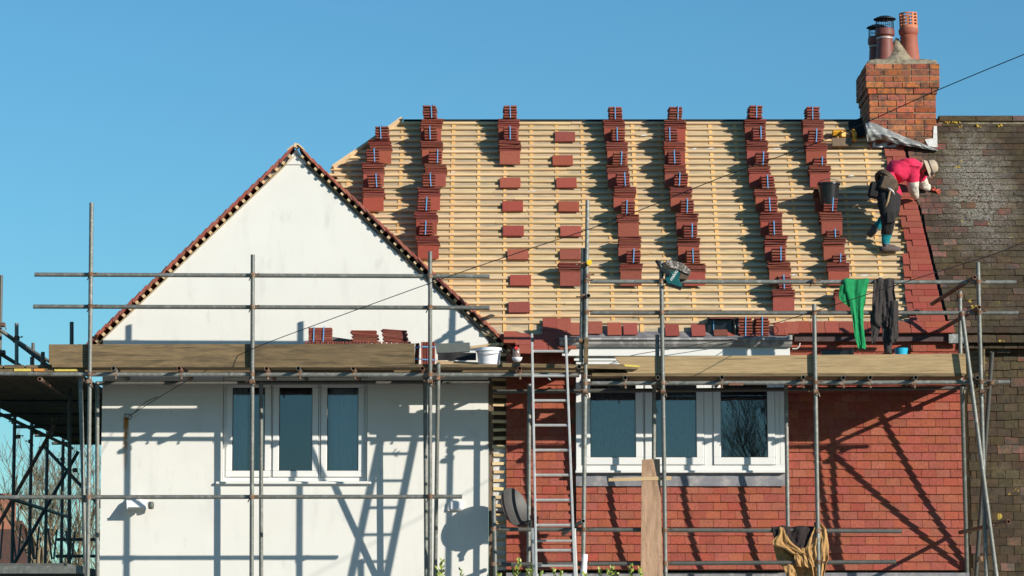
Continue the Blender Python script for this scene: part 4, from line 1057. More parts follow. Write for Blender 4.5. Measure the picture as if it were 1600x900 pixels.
# --- tiles and clutter on the left deck
def deck_pt(u, y, z): return Vector((P(u, 540, y).x, y, z))
zt = P(500, 538, -1.0).z
lay = thing('tile_layer', deck_pt(558, -.95, zA + .04), 'row of upright tiles whose edges show along the long dark toe board', 'tiles')
long_me = mesh_of(MB().box((0, 0, 0), (.012, .16, .265)), 'tile', 'stacktile', bevel=.002)
uu = 478
while uu < 642:
    q = P(uu, 534, -.99); piece('tile', long_me, lay, Vector((q.x, -.95, q.z - .1325)), RY(rn(-.06, .06))); uu += 2.6
def deck_stack(u, vtop, n, label, w, tilt=0., fan=0., straps=0):
    q = P(u, 534.5, -.98); t = thing('tile_stack', Vector((q.x, -.93, q.z)), label, 'tile stack', 'tile stacks on the left deck')
    for k in range(n):
        piece('tile', tile_me, t, Vector((q.x + fan * (k - n / 2) + rn(-.016, .016) * (not straps), -.9 + rn(-.006, .006), q.z + .012 + k * (P(u, vtop, -.98).z - q.z - .01) / n)), RY(tilt + rn(-.02, .02)) @ RZ(rn(-.04, .04)), (w / .265, 1, 1.25))
    if straps:
        h = P(u, vtop, -.98).z - q.z
        for dx in (-.07, .04): part('strap', MB().box((q.x + dx, -.992, q.z + h / 2), (.011, .004, h + .01), RY(.03)), 'blue_strap', t)
deck_stack(500, 511, 11, 'neat strapped tile stack with two blue bands on the left deck', .265, straps=1)
deck_stack(569, 515, 8, 'loose tile stack fanned sideways, middle of three on the left deck', .29, tilt=.02, fan=-.003)
deck_stack(616, 514, 9, 'tilted loose tile stack, right of three on the left deck', .28, tilt=.08, fan=-.002)
single('grey_panel', MB().prism([P(518, 526, -.8), P(552, 531, -.8), P(552, 537, -.8), P(518, 537, -.8)], (0, .03, 0)), 'grey_panel', 'small dark panel between tile stacks on the left deck', 'panel')
def vert_bundle(u0, u1, v0, v1, label, lean):
    a = P(u0, v1, -1.08); b = P(u1, v1, -1.08); h = P(u0, v0, -1.08).z - a.z
    t = thing('tile_bundle', Vector(((a.x + b.x) / 2, -1.0, a.z)), label, 'tile bundle', 'upright bundles beside the long toe board')
    n = int((b.x - a.x) / .0155)
    for k in range(n): piece('tile', long_me, t, Vector((a.x + .008 + k * .0155, -1.0 + rn(-.01, .01), a.z + h / 2)), RY(lean + rn(-.02, .02)), (1.2, 1, h / .265))
    for f in (.22, .78): part('strap', MB().box(((a.x + b.x) / 2, -1.087, a.z + h * f), (b.x - a.x + .01, .004, .013), RY(rn(-.05, .05))), 'blue_strap', t)
vert_bundle(648, 656, 536, 568, 'narrow leaning upright tile bundle beside the toe board end', .05)
vert_bundle(658, 681, 534, 570, 'wide upright tile bundle behind the middle pole', 0)
single('grey_panel', MB().prism([P(680, 537, -.7), P(734, 535, -.7), P(734, 549, -.7), P(682, 552, -.7)], (0, .1, 0)), 'grey_panel', 'dark grey plastic trim length lying beside the white bucket', 'panel')
single('dark_sheet', MB().grid(lambda s, t: P(684 + 60 * s, 551 + 12 * t, -.75 - .1 * t + .02 * math.sin(12 * s)), 16, 4), 'black', 'crumpled black plastic sheet under the grey trim', 'sheet', smooth=True)
for i, (u0, v0, u1, v1, y, lb) in enumerate(((682, 563, 748, 566, -.85, 'pale timber offcut on the deck left of the white bucket'), (735, 541, 780, 535, -.45, 'long pale batten lying behind the white bucket'), (684, 567, 745, 569, -1.0, 'thin pale lath at the deck edge left of the white bucket'))):
    single('timber_offcut', MB().prism([P(u0, v0, y), P(u1, v1, y), P(u1, v1 + 4, y), P(u0, v0 + 4, y)], (0, .06, 0)), 'timber_light', lb, 'timber')
bk = thing('bucket', P(764, 571, -.98), 'white plastic bucket with lid rim on the left deck', 'bucket')
c = P(764, 570.5, -.98); hb = P(764, 544, -.98).z - c.z
part('body', MB().lathe([(0, 0), (.118, 0), (.138, hb * .82), (.145, hb * .84), (.145, hb), (.128, hb), (.122, .01), (0, .01)], c, 24), 'white_plastic', bk, smooth=35)
part('rim_band', MB().lathe([(.14, hb * .78), (.152, hb * .80), (.152, hb * .86), (.14, hb * .87)], c, 24), 'white_plastic', bk, smooth=35)
part('handle', MB().path([c + Vector((-.15 * math.cos(a), -.15 * math.sin(a), hb * (.83 - .25 * math.sin(a)))) for a in [math.pi * i / 10 for i in range(11)]], .004, 5), 'alu', bk)
bt = thing('bottle', P(807, 558, -1.02), 'clear plastic bottle with red cap on its side by the ladder', 'bottle')
c = P(807, 551, -1.02); part('body', MB().lathe([(0, -.07), (.038, -.07), (.042, -.05), (.042, .03), (.03, .055), (.013, .07), (.0, .07)], c, 16), 'clear_plastic', bt, smooth=True)
part('cap', MB().tube(c + Vector((0, -.03, .045)), c + Vector((0, -.06, .05)), .02, 10), 'red_plastic', bt)
c = P(808, 566, -1.05); single('bowl', MB().lathe([(.0, 0), (.03, .002), (.05, .025), (.06, .055), (.055, .055), (.045, .028), (.0, .008)], c, 18), 'white_plastic', 'small white bowl under the clear bottle by the ladder', 'bowl', smooth=True)
single('strap_loop', MB().path([P(776, 516, .3), P(782, 512, .25), P(795, 516, .25), P(790, 527, .2), P(788, 532, .2)], .007, 5), 'blue_strap', 'loose blue strap loop lying at the foot of the gable verge', 'strap')
# tubs behind the right toe board
c = P(1408, 556, -.85); single('tub', MB().lathe([(0, 0), (.065, 0), (.08, .085), (.086, .088), (.076, .088), (.06, .01), (0, .01)], c, 18), 'blue_tub', 'bright blue tub peeping over the right toe board', 'tub', smooth=35)
single('tool_case', MB().box(P(1306, 552, -.7), (.34, .12, .07)).box(P(1330, 550, -.72), (.05, .10, .07)), 'black_plastic', 'long black case peeping over the right toe board', 'case', bevel=.01)
# black bucket on the roof
q = RP(1293, 322, .1); bb_ = thing('bucket', q + Vector((0, -.16, 0)), 'black rubber bucket wedged on the roof beside the eighth column', 'bucket')
c = q + Vector((0, -.17, -.02)); hb = P(1293, 287, c.y).z - P(1293, 322, c.y).z
part('body', MB().lathe([(0, 0), (.10, 0), (.128, hb * .9), (.14, hb * .92), (.14, hb), (.122, hb), (.095, .01), (0, .01)], c, 26), 'black_plastic', bb_, smooth=35)
part('handle', MB().path([c + Vector((.137 * math.cos(a), -.1 * math.sin(a) - .01, hb * (.95 - .0 * math.sin(a)) + .05 * math.sin(a))) for a in [math.pi * i / 10 for i in range(11)]], .005, 5), 'steel_dull', bb_)

# ================================================================== DISH, LIGHTS, WIRES
ds = thing('satellite_dish', P(766, 800, -.05), 'dark grey satellite dish on an arm at the corner of the white wall', 'satellite dish')
dc = P(803, 793, -.40); ax = Vector((.66, -.68, .30)).normalized()
e1 = Vector((0, 0, 1)); e1 = (e1 - ax * e1.dot(ax)).normalized(); e2 = ax.cross(e1)
dm = MB()
for sgn in (0, 1):
    k0 = len(dm.v)
    for r_i in range(7):
        f = r_i / 6
        for j in range(28):
            t = 2 * math.pi * j / 28
            dm.v.append(dc + e1 * (.235 * f * math.cos(t)) + e2 * (.205 * f * math.sin(t)) + ax * (.045 * f * f - .03 + sgn * -.010))
    for r_i in range(6):
        for j in range(28):
            a = k0 + r_i * 28 + j; b = k0 + r_i * 28 + (j + 1) % 28; dm.f.append((a, b, b + 28, a + 28))
n1 = 6 * 28
for j in range(28):
    a, b = n1 + j, n1 + (j + 1) % 28; dm.f.append((a, b, b + 7 * 28, a + 7 * 28))
part('reflector', dm, 'dish', ds, smooth=50)
part('wall_arm', MB().tube(P(766, 800, -.01), P(790, 800, -.33), .018, 8).tube(P(790, 806, -.34), P(790, 780, -.34), .018, 8), 'black_metal', ds)
ln = P(829, 816, -.62); part('feed_arm', MB().tube(dc - e1 * .22 + ax * .02, ln + Vector((0, 0, -.02)), .012, 6), 'black_metal', ds)
part('feed_horn', MB().tube(ln, ln - ax * .07 + Vector((0, 0, .02)), .032, 12, r2=.022).tube(ln, ln + Vector((.0, .0, -.07)), .02, 10), 'black_plastic', ds, smooth=40)
fl = thing('floodlight', P(213, 786, 0), 'white security floodlight with sensor on the white wall', 'floodlight')
part('back_box', MB().box(P(212, 779, -.03), (.13, .06, .04)), 'white_plastic', fl, bevel=.006)
part('lamp_head', MB().prism([P(197, 782, -.08), P(229, 782, -.08), P(228, 797, -.20), P(198, 797, -.20)], (0, .08, .02)), 'white_plastic', fl, bevel=.004)
part('lamp_glass', MB().prism([P(200, 792.5, -.206), P(226, 792.5, -.206), P(226, 796.5, -.208), P(200, 796.5, -.208)], (0, .004, 0)), 'grey_panel', fl)
part('sensor', MB().lathe([(0, -.05), (.03, -.045), (.036, 0), (.03, .035), (0, .04)], P(236, 789, -.1), 14), 'grey_panel', fl, smooth=True); part('sensor_arm', MB().tube(P(230, 784, -.03), P(236, 789, -.09), .012, 8), 'white_plastic', fl)
jb = thing('junction_box', P(712, 790, 0), 'small white box with cable on the white wall beside the poles', 'box')
part('body', MB().box(P(713, 790, -.03), (.16, .06, .115)), 'white_plastic', jb, bevel=.02)
part('conduit', MB().tube(P(703, 786, -.02), P(701, 798, -.02), .02, 8), 'white_plastic', jb)
def cable(name, pts, r, m, label, n=5, tail=()):
    # smooth the surveyed points into one run
    out = []
    for i in range(len(pts) - 1):
        p0, p1, p2, p3 = pts[max(i - 1, 0)], pts[i], pts[i + 1], pts[min(i + 2, len(pts) - 1)]
        for k in range(4):
            t = k / 4; out.append(.5 * ((2 * p1) + (p2 - p0) * t + (2 * p0 - 5 * p1 + 4 * p2 - p3) * t * t + (3 * p1 - p0 - 3 * p2 + p3) * t ** 3))
    out.append(pts[-1]); out += list(tail); single(name, MB().sweep(out, [r] * len(out), n), m, label, 'cable')
yl = lambda u: -.06 - 9.0 * ((u - 200) / 1400)
w1 = [P(u, v, yl(u)) for u, v in ((200, 651), (301, 590), (395, 545), (500, 505), (690, 436), (830, 388), (960, 344), (1130, 276), (1300, 214), (1467, 140), (1600, 85))]
TPOLE = w1[-1] + (w1[-1] - w1[-2]) * 5.0
cable('overhead_cable', w1, .0045, 'cable', 'long thin overhead wire slanting from the upper right to the white wall', tail=[TPOLE])
w2 = [P(1208, 506, -.28), P(1300, 478, -1.9), P(1410, 442, -3.8), P(1544, 400, -6.2), P(1600, 378, -7.3)]
cable('overhead_cable', w2, .0045, 'cable', 'shorter thin overhead wire ending at the bay gutter', tail=[w2[-1] + (w2[-1] - w2[-2]) * 1.5, TPOLE + Vector((0, 0, -1.2))])
cable('fascia_cable', [P(1208, 506, -.30), P(1213, 521, -.34), P(1150, 529, -.36), P(1050, 545, -.34), P(985, 556, -.26), P(950, 570, -.3)], .004, 'cable', 'thin slack wire running along the bay fascia')
ring = thing('cable_bracket', P(200, 651, 0), 'small wire ring bracket on the white wall above a rust streak', 'bracket')
part('hook', MB().path([P(196, 646, 0), P(195, 650, -.05), P(198, 655, -.06), P(203, 655, -.06), P(206, 651, -.06), P(203, 647, -.06), P(197, 648, -.05)], .005, 5), 'black_metal', ring)
part('stay', MB().path([P(206, 648, -.05), P(228, 628, -.04), P(246, 620, -.02)], .004, 5), 'cable', ring)
tp = thing('telegraph_pole', (TPOLE.x, TPOLE.y, 0), 'tall wooden telegraph pole carrying the overhead wires, outside the picture', 'pole')
part('shaft', MB().tube((TPOLE.x, TPOLE.y, 0), (TPOLE.x, TPOLE.y, TPOLE.z + .5), .14, 12, r2=.10), 'timber_dark', tp, smooth=40); part('crossarm', MB().box((TPOLE.x, TPOLE.y - .1, TPOLE.z), (.8, .09, .1)), 'timber_dark', tp)

# plank leaning on the low rails, lath across it
single('plank', MB().prism([P(1003, 718, YO + .06), P(1031, 717, YO + .06), P(1036, 905, YO - .12), P(1001, 905, YO - .12)], (0, .03, 0)), 'plank', 'rough pale plank standing on end below the bay window', 'plank')
single('lath', MB().prism([P(951, 747, YO + .02), P(1049, 744, YO + .02), P(1049, 750, YO + .02), P(951, 752, YO + .02)], (0, .02, 0)), 'timber_light', 'short horizontal lath fixed across the standing plank', 'timber')
single('yellow_hand_tools', MB().box(RP(1308, 208, .09), (.12, .09, .07), RX(.4)).box(RP(1316, 210, .10), (.07, .08, .08), RZ(.4)).tube(RP(1333, 203, .1), RP(1336, 220, .1), .025, 8).box(RP(1335, 212, .09), (.05, .08, .09)), 'yellow_tool', 'yellow and black power tool left near the ridge', 'power tool', bevel=.01)
single('slate', MB().box(RP(1315, 222, .09), (.24, .012, .13), RX(-.5)), 'timber_dark', 'dark square block beneath the yellow tool near the ridge', 'block', bevel=.004)
# ================================================================== CLOTHES ON THE RAILS
def drape(parent, name, prof, Y, m, folds, amp, nu=26, ph=0., th=.005, curl=0.):
    """hanging cloth: prof = [(v, u_left, u_right, dY)] from the rail downwards"""
    def fn(s, t):
        f = t * (len(prof) - 1); i = min(int(f), len(prof) - 2); q = f - i; q = q * q * (3 - 2 * q) * .5 + q * .5
        v, a, b, dy = [prof[i][n] * (1 - q) + prof[i + 1][n] * q for n in range(4)]
        w = .75 * math.sin(folds * math.pi * 2 * s + ph + 2.6 * t) + .45 * math.sin(folds * 8.3 * s - 6 * t + ph * 2) + .3 * math.sin(11 * t + 5 * s * folds + ph) + .25 * math.sin(folds * 17 * s + 9 * t)
        q3 = P(a + (b - a) * s, v, Y); nz = mnoise.noise(q3 * 14 + Vector((ph * 9, 0, 0))) * .6 + mnoise.noise(q3 * 33) * .45
        y = Y + dy + amp * (w + nz) * min(1, .35 + t) - curl * math.sin(math.pi * s)
        return P(a + (b - a) * s + nz * 1.3, v + (.9 * w) + 1.6 * nz * t, y)
    o = part(name, MB().grid(fn, nu + 14, 44), m, parent, smooth=True)
    sm = o.modifiers.new('thick', 'SOLIDIFY'); sm.thickness = th; sm.offset = 1
    return o
RY_ = YO + .052
gs = thing('green_shirt', P(1335, 441, RY_), 'bright green shirt draped over the upper guard rail', 'shirt')
drape(gs, 'front_panel', [(440, 1318, 1356, .04), (435.5, 1318, 1357, .0), (438, 1317, 1358, -.045), (455, 1321, 1354, -.05), (475, 1327, 1350, -.05), (495, 1331, 1349, -.045), (515, 1334, 1350, -.04), (532, 1337, 1352, -.04), (540, 1340, 1353, -.04), (545, 1341, 1352, -.04)], RY_, 'green_cloth', 1.5, .012, ph=2.4)
drape(gs, 'sleeve', [(438, 1322, 1334, -.02), (446, 1312, 1331, -.028), (458, 1310, 1329, -.03), (468, 1312, 1329, -.03), (474, 1318, 1329, -.03), (478, 1324, 1329, -.03)], RY_, 'green_cloth', .8, .010, ph=2)
drape(gs, 'back_panel', [(437, 1340, 1358, .04), (450, 1340, 1354, .045), (465, 1342, 1353, .045), (477, 1346, 1351, .045)], RY_, 'green_cloth', .8, .008, ph=1)
hd = thing('dark_hoodie', P(1383, 441, RY_), 'charcoal hooded top hanging over both guard rails', 'hoodie')
drape(hd, 'body', [(440, 1366, 1397, .04), (435.5, 1366, 1398, .0), (439, 1365, 1398, -.045), (455, 1364, 1398, -.05), (475, 1363, 1401, -.06), (492, 1362, 1404, -.06), (505, 1363, 1402, -.055), (512, 1372, 1396, -.05)], RY_, 'charcoal_cloth', 2.2, .016, ph=.2)
drape(hd, 'left_sleeve', [(490, 1360, 1377, -.04), (505, 1360, 1377, -.045), (518, 1361, 1374, -.045), (530, 1362, 1369, -.045), (537, 1362, 1365, -.045)], RY_, 'charcoal_cloth', .8, .010, ph=2)
drape(hd, 'right_sleeve', [(470, 1390, 1403, -.07), (490, 1390, 1404, -.08), (510, 1390, 1404, -.085), (528, 1390, 1403, -.085), (535, 1391, 1401, -.085)], RY_, 'charcoal_cloth', 1.1, .010, ph=1, curl=.012)
drape(hd, 'hood_tail', [(500, 1376, 1392, -.045), (515, 1378, 1390, -.045), (532, 1380, 1393, -.04), (552, 1382, 1394, -.035)], RY_, 'charcoal_cloth', .8, .010, ph=0)
jk = thing('tan_jacket', P(1250, 829, RY_), 'tan work jacket with dark lining hung over the low rail', 'jacket')
drape(jk, 'lining_panel', [(826, 1206, 1278, .045), (822, 1205, 1277, .0), (828, 1206, 1276, -.045), (840, 1209, 1272, -.05), (850, 1214, 1268, -.05), (860, 1226, 1260, -.045), (866, 1236, 1252, -.04)], RY_, 'lining', 2.4, .018, ph=.3)
drape(jk, 'left_front', [(824, 1217, 1224, -.07), (835, 1216, 1228, -.075), (845, 1206, 1234, -.075), (851, 1207, 1240, -.07), (858, 1226, 1250, -.07), (866, 1238, 1262, -.065)], RY_, 'tan_cloth', 1.6, .014, ph=1)
drape(jk, 'right_front', [(816, 1272, 1281, -.03), (826, 1271, 1291, -.05), (842, 1264, 1294, -.06), (856, 1258, 1295, -.06), (872, 1262, 1294, -.055), (884, 1268, 1290, -.05), (905, 1272, 1286, -.05)], RY_, 'tan_cloth', 2.8, .018, ph=2.2)
drape(jk, 'back_body', [(845, 1207, 1240, .06), (860, 1210, 1262, .06), (875, 1214, 1285, .06), (890, 1226, 1284, .06), (905, 1236, 1280, .06)], RY_, 'tan_cloth', 2.0, .02, ph=.9)
drape(jk, 'hem', [(856, 1240, 1268, -.05), (866, 1240, 1270, -.055), (876, 1242, 1274, -.055), (886, 1246, 1276, -.05)], RY_, 'tan_cloth', 3, .014, ph=.2)
drape(jk, 'cuff', [(883, 1224, 1238, -.04), (892, 1226, 1243, -.045), (904, 1232, 1246, -.045)], RY_, 'tan_cloth', 1, .012, ph=.2)
# cordless cutter hung on the rail post
tc = thing('power_saw', P(1060, 430, YO - .02), 'teal cordless saw with dusty guard hung on the upper rail', 'power saw')
yy = YO - .03
def slab(pts, y, dep): return MB().prism([P(a, b, y) for a, b in pts], (0, dep, 0))
part('blade_guard', slab([(1038, 411), (1043, 406), (1052, 407), (1066, 411), (1075, 418), (1080, 425), (1077, 430), (1070, 427), (1058, 421), (1046, 418)], yy - .04, .10), 'saw_metal', tc, bevel=.008)
part('lower_guard', slab([(1062, 424), (1072, 427), (1079, 428), (1075, 434), (1072, 437), (1060, 436)], yy - .02, .08), 'leather', tc, bevel=.006)
part('motor_body', slab([(1048, 424), (1058, 422), (1065, 427), (1061, 437), (1066, 447), (1062, 450), (1044, 444), (1039, 437), (1040, 425)], yy - .02, .10), 'teal', tc, bevel=.008)
part('battery', slab([(1031, 417), (1035, 416), (1050, 428), (1046, 432), (1031, 422)], yy - .05, .09), 'black_plastic', tc, bevel=.005)
part('handle', MB().sweep([P(1025, 407, yy - .03), P(1029, 412, yy - .03), P(1034, 419, yy - .03), P(1038, 425, yy - .02)], [.018, .021, .02, .016], 8), 'black_plastic', tc, smooth=True)
part('base_plate', slab([(1040, 443), (1052, 444), (1066, 449), (1064, 452), (1056, 449), (1040, 445)], yy - .05, .12), 'black_metal', tc, bevel=.003)
part('side_handle', MB().tube(P(1046, 444, yy - .04), P(1064, 450, yy - .05), .014, 8), 'black_plastic', tc)
cu = bpy.data.curves.new('lettering', 'FONT'); cu.body = 'makita'; cu.size = .055; cu.extrude = .001; cu.align_x = 'CENTER'
to = bpy.data.objects.new('lettering', cu); COL.objects.link(to); bpy.context.view_layer.update()
me = bpy.data.meshes.new_from_object(to.evaluated_get(bpy.context.evaluated_depsgraph_get())); bpy.data.objects.remove(to)
me.materials.clear(); me.materials.append(MATS['text_white'])
piece('lettering', me, tc, P(1055, 431, yy - .0235), RX(R(90)) @ RZ(R(57)))

# ================================================================== WORKER
def J(u, v, Y): return P(u, v, Y)
ft = RP(1384, 387, .05)
H_ = J(1385, 284, 1.02)
fR = RP(1385, 388, .045); fL = RP(1364, 366, .045); hL_ = RP(1462, 299, .05); hR_ = RP(1431, 312, .07)
yr, yl_ = fR.y - .06, fL.y - .05
hy = yr + .10                                            # hips over the feet
joints = {
 'pelvis': (J(1381, 288, hy), .145, .13), 'waist': (J(1393, 278, hy + .05), .155, .14), 'chest': (J(1408, 263, hy + .12), .18, .165), 'upper': (J(1424, 254, hy + .17), .135, .125),
 'neck': (J(1436, 256, hy + .19), .065, .062), 'head0': (J(1443, 259, hy + .20), .062, .062), 'head1': (J(1449, 263, hy + .20), .074, .078), 'head2': (J(1452, 268, hy + .205), .058, .062),
 'shR': (J(1425, 264, hy + .03), .088, .084), 'elR': (J(1427, 296, hy + .10), .052, .050), 'wrR': (J(1431, 309, hR_.y - .03), .032, .030),
 'shL': (J(1434, 266, hy + .32), .085, .08), 'elL': (J(1442, 288, hL_.y - .10), .052, .05), 'wrL': (J(1453, 296, hL_.y - .03), .032, .030),
 'hipR': (J(1382, 294, hy - .08), .118, .112), 'knR': (J(1389, 341, yr - .10), .078, .076), 'anR': (J(1384, 375, yr), .046, .046), 'ftR': (J(1384, 386, yr - .0), .040, .036), 'toR': (J(1402, 388.5, yr - .01), .030, .026),
 'hipL': (J(1387, 292, hy + .10), .115, .11), 'knL': (J(1396, 332, yr + .10), .078, .076), 'anL': (J(1374, 350, yl_ + .0), .046, .046), 'ftL': (J(1366, 358, yl_), .040, .036), 'toL': (J(1360, 367, yl_ - .02), .030, .026),
}
order = list(joints); idx = {k: i for i, k in enumerate(order)}
bones = [('pelvis', 'waist'), ('waist', 'chest'), ('chest', 'upper'), ('upper', 'neck'), ('neck', 'head0'), ('head0', 'head1'), ('head1', 'head2'), ('upper', 'shR'), ('shR', 'elR'), ('elR', 'wrR'), ('upper', 'shL'), ('shL', 'elL'), ('elL', 'wrL'),
         ('pelvis', 'hipR'), ('hipR', 'knR'), ('knR', 'anR'), ('anR', 'ftR'), ('ftR', 'toR'), ('pelvis', 'hipL'), ('hipL', 'knL'), ('knL', 'anL'), ('anL', 'ftL'), ('ftL', 'toL')]
WORG = Vector(ft); person = thing('person', WORG, 'person in pink shirt and sun hat bending over to lay tiles on the roof', 'person')
def skin_mesh(name, js, bs, root, sub=2, fat=1.0):
    names = list(js); ii = {k: i for i, k in enumerate(names)}
    me = bpy.data.meshes.new(name); me.from_pydata([tuple(js[k][0] - WORG) for k in names], [(ii[a], ii[b]) for a, b in bs], [])
    o = bpy.data.objects.new(name + '_build', me); COL.objects.link(o)
    sk = o.modifiers.new('skin', 'SKIN'); sk.use_smooth_shade = True; sk.branch_smoothing = .6
    o.modifiers.new('sub', 'SUBSURF').levels = sub
    for i, k in enumerate(names):
        d = me.skin_vertices[0].data[i]; d.radius = [q_ * fat for q_ in js[k][1:3]]; d.use_root = (k == root)
    bpy.context.view_layer.update()
    out = bpy.data.meshes.new_from_object(o.evaluated_get(bpy.context.evaluated_depsgraph_get()))
    bpy.data.objects.remove(o); out.name = name; return out
body = skin_mesh('body', joints, bones, 'pelvis', 3, 1.25)
body.materials.clear()
bm_list = ['shirt', 'sleeve', 'trousers', 'sock', 'shoe', 'skin', 'hair', 'leather']
for n_ in bm_list: body.materials.append(MATS[n_])
def seg(p, a, b):
    d = b - a; t = max(0, min(1, (p - a).dot(d) / d.dot(d))); return (p - (a + d * t)).length, t
for f in body.polygons:
    c = Vector(f.center) + WORG; best = None
    for a, b in bones:
        ra = joints[a][1] * .5 + joints[b][1] * .5
        dd, t = seg(c, joints[a][0], joints[b][0]); q = dd / ra
        if best is None or q < best[0]: best = (q, a, b, t)
    _, a, b, t = best; m = 'shirt'
    if b.startswith('head') or b == 'neck': m = 'skin' if t > .2 or b != 'neck' else 'shirt'
    if a.startswith('el') : m = 'sleeve'
    if a.startswith('sh') : m = 'sleeve' if t > .62 else 'shirt'
    if b.startswith('kn') or a.startswith('hip') or b.startswith('hip'): m = 'trousers'
    if a.startswith('kn'): m = 'trousers' if t < .72 else 'sock'
    if a == 'pelvis' and b == 'waist': m = 'trousers' if t < .45 else 'shirt'
    if a.startswith('an') or a.startswith('ft'): m = 'sock' if a.startswith('an') and t < .4 else 'shoe'
    f.material_index = bm_list.index(m); f.use_smooth = True
nrm_ = [v.normal.copy() for v in body.vertices]
for v, n_ in zip(body.vertices, nrm_):
    p = v.co + WORG
    v.co += n_ * (.011 * mnoise.noise(Vector((p.x * 9, p.y * 9, p.z * 22))) + .008 * mnoise.noise(p * 31))
bo = bpy.data.objects.new('body', body); COL.objects.link(bo); bo.parent = person
# face, hair under the hat, hat
hd_c = joints['head1'][0]; fwd = (joints['head2'][0] - joints['head0'][0]).normalized(); upv = Vector((.55, 0, .83)); upv = (upv - fwd * upv.dot(fwd)).normalized(); sd_ = fwd.cross(upv)
part('nose', MB().box(hd_c + Vector((.07, -.01, -.09)), (.03, .022, .035), RY(.5)), 'skin', person, bevel=.006)
part('ear', MB().box(hd_c + Vector((-.005, -.085, -.02)), (.03, .015, .05)), 'skin', person, bevel=.006)
part('beard', MB().lathe([(0, -.045), (.05, -.03), (.07, .0), (.06, .03), (0, .035)], hd_c + Vector((.01, -.012, -.055)), 12), 'hair', person, smooth=True)
hat_ax = Vector((.86, -.12, .30)).normalized(); hq = Vector((0, 0, 1)).rotation_difference(hat_ax).to_matrix()
hat = MB().lathe([(0.0000, 0.1000), (0.0360, 0.0976), (0.0680, 0.0800), (0.0816, 0.0440), (0.0848, 0.0000), (0.0976, -0.0120), (0.1136, -0.0400), (0.1160, -0.0432), (0.1104, -0.0448), (0.0928, -0.0160), (0.0784, -0.0032), (0.0720, 0.0400), (0.0000, 0.0800)], hd_c + hat_ax * .03, 26, hq)
part('sun_hat', hat, 'hat', person, smooth=50)
part('hat_band', MB().lathe([(.083, .0), (.087, .002), (.086, .018), (.082, .019)], hd_c + hat_ax * .03, 26, hq), 'leather', person, smooth=True)
# gloves with five fingers each
def hand(wr, dirv, palm_n, m, name):
    dirv = dirv.normalized(); palm_n = (palm_n - dirv * palm_n.dot(dirv)).normalized(); across = dirv.cross(palm_n)
    js = {'w': (wr, .03, .026), 'p': (wr + dirv * .05, .036, .02), 'p2': (wr + dirv * .085, .034, .017)}; bs = [('w', 'p'), ('p', 'p2')]
    for i, (o_, l) in enumerate(((-.032, .062), (-.011, .075), (.011, .07), (.031, .055))):
        a = wr + dirv * .092 + across * o_; c1 = a + dirv * l * .5 + across * o_ * .25 - palm_n * .006; c2 = a + dirv * l + across * o_ * .5 - palm_n * .022
        js['k%d' % i] = (a, .010, .010); js['m%d' % i] = (c1, .009, .009); js['t%d' % i] = (c2, .0075, .0075); bs += [('p2', 'k%d' % i), ('k%d' % i, 'm%d' % i), ('m%d' % i, 't%d' % i)]
    js['th0'] = (wr + dirv * .04 - across * .04, .012, .012); js['th1'] = (wr + dirv * .075 - across * .062 - palm_n * .01, .0095, .0095); bs += [('p', 'th0'), ('th0', 'th1')]
    me = skin_mesh(name, js, bs, 'w', 1); me.materials.clear(); me.materials.append(MATS[m])
    o = bpy.data.objects.new(name, me); COL.objects.link(o); o.parent = person
hand(joints['wrL'][0], Vector((.95, .12, -.22)), NR, 'glove', 'glove'); hand(joints['wrR'][0] + Vector((0, .01, -.01)), Vector((.35, .2, -.6)), NR, 'leather', 'glove')
# tool belt with pouches
pc = joints['pelvis'][0]; wdir = (joints['waist'][0] - pc).normalized(); bq = Vector((0, 0, 1)).rotation_difference(wdir).to_matrix()
part('tool_belt', MB().lathe([(.12, -.03), (.166, -.028), (.166, .028), (.12, .035)], pc + wdir * .05, 24, bq), 'leather', person, smooth=50)
part('pouch', MB().box(pc + Vector((.03, -.185, -.03)), (.19, .08, .17), RY(.35)), 'leather', person, bevel=.02)
part('pouch', MB().box(pc + Vector((-.13, -.12, -.09)), (.13, .10, .2), RY(.2)), 'trousers', person, bevel=.025)
part('shoe_sole', MB().sweep([J(1374, 389, yr), J(1384, 389.5, yr - .01), J(1396, 389, yr - .02), J(1407, 389, yr - .02)], [.036, .042, .04, .026], 8), 'shoe', person, smooth=True)
part('shoe_sole', MB().sweep([J(1370, 355, yl_), J(1364, 361, yl_ - .01), J(1358, 368, yl_ - .03)], [.04, .046, .036], 8), 'shoe', person, smooth=True)
part('knee_pad', MB().box(joints['knR'][0] + Vector((.01, -.065, 0)), (.10, .03, .14)), 'trousers', person, bevel=.012)
hm = thing('hammer', pc + Vector((.1, -.2, -.4)), 'claw hammer hanging from the worker\'s tool belt', 'hammer')
ya = joints['pelvis'][0].y - .24
part('handle', MB().sweep([P(1391, 298, ya), P(1387, 315, ya), P(1382, 332, ya)], [.011, .014, .017], 8), 'hammer_wood', hm, smooth=True)
part('head', MB().sweep([P(1387, 294, ya), P(1391, 296, ya), P(1395, 299, ya), P(1398, 304, ya)], [.014, .015, .012, .005], 8), 'alu', hm, smooth=True)

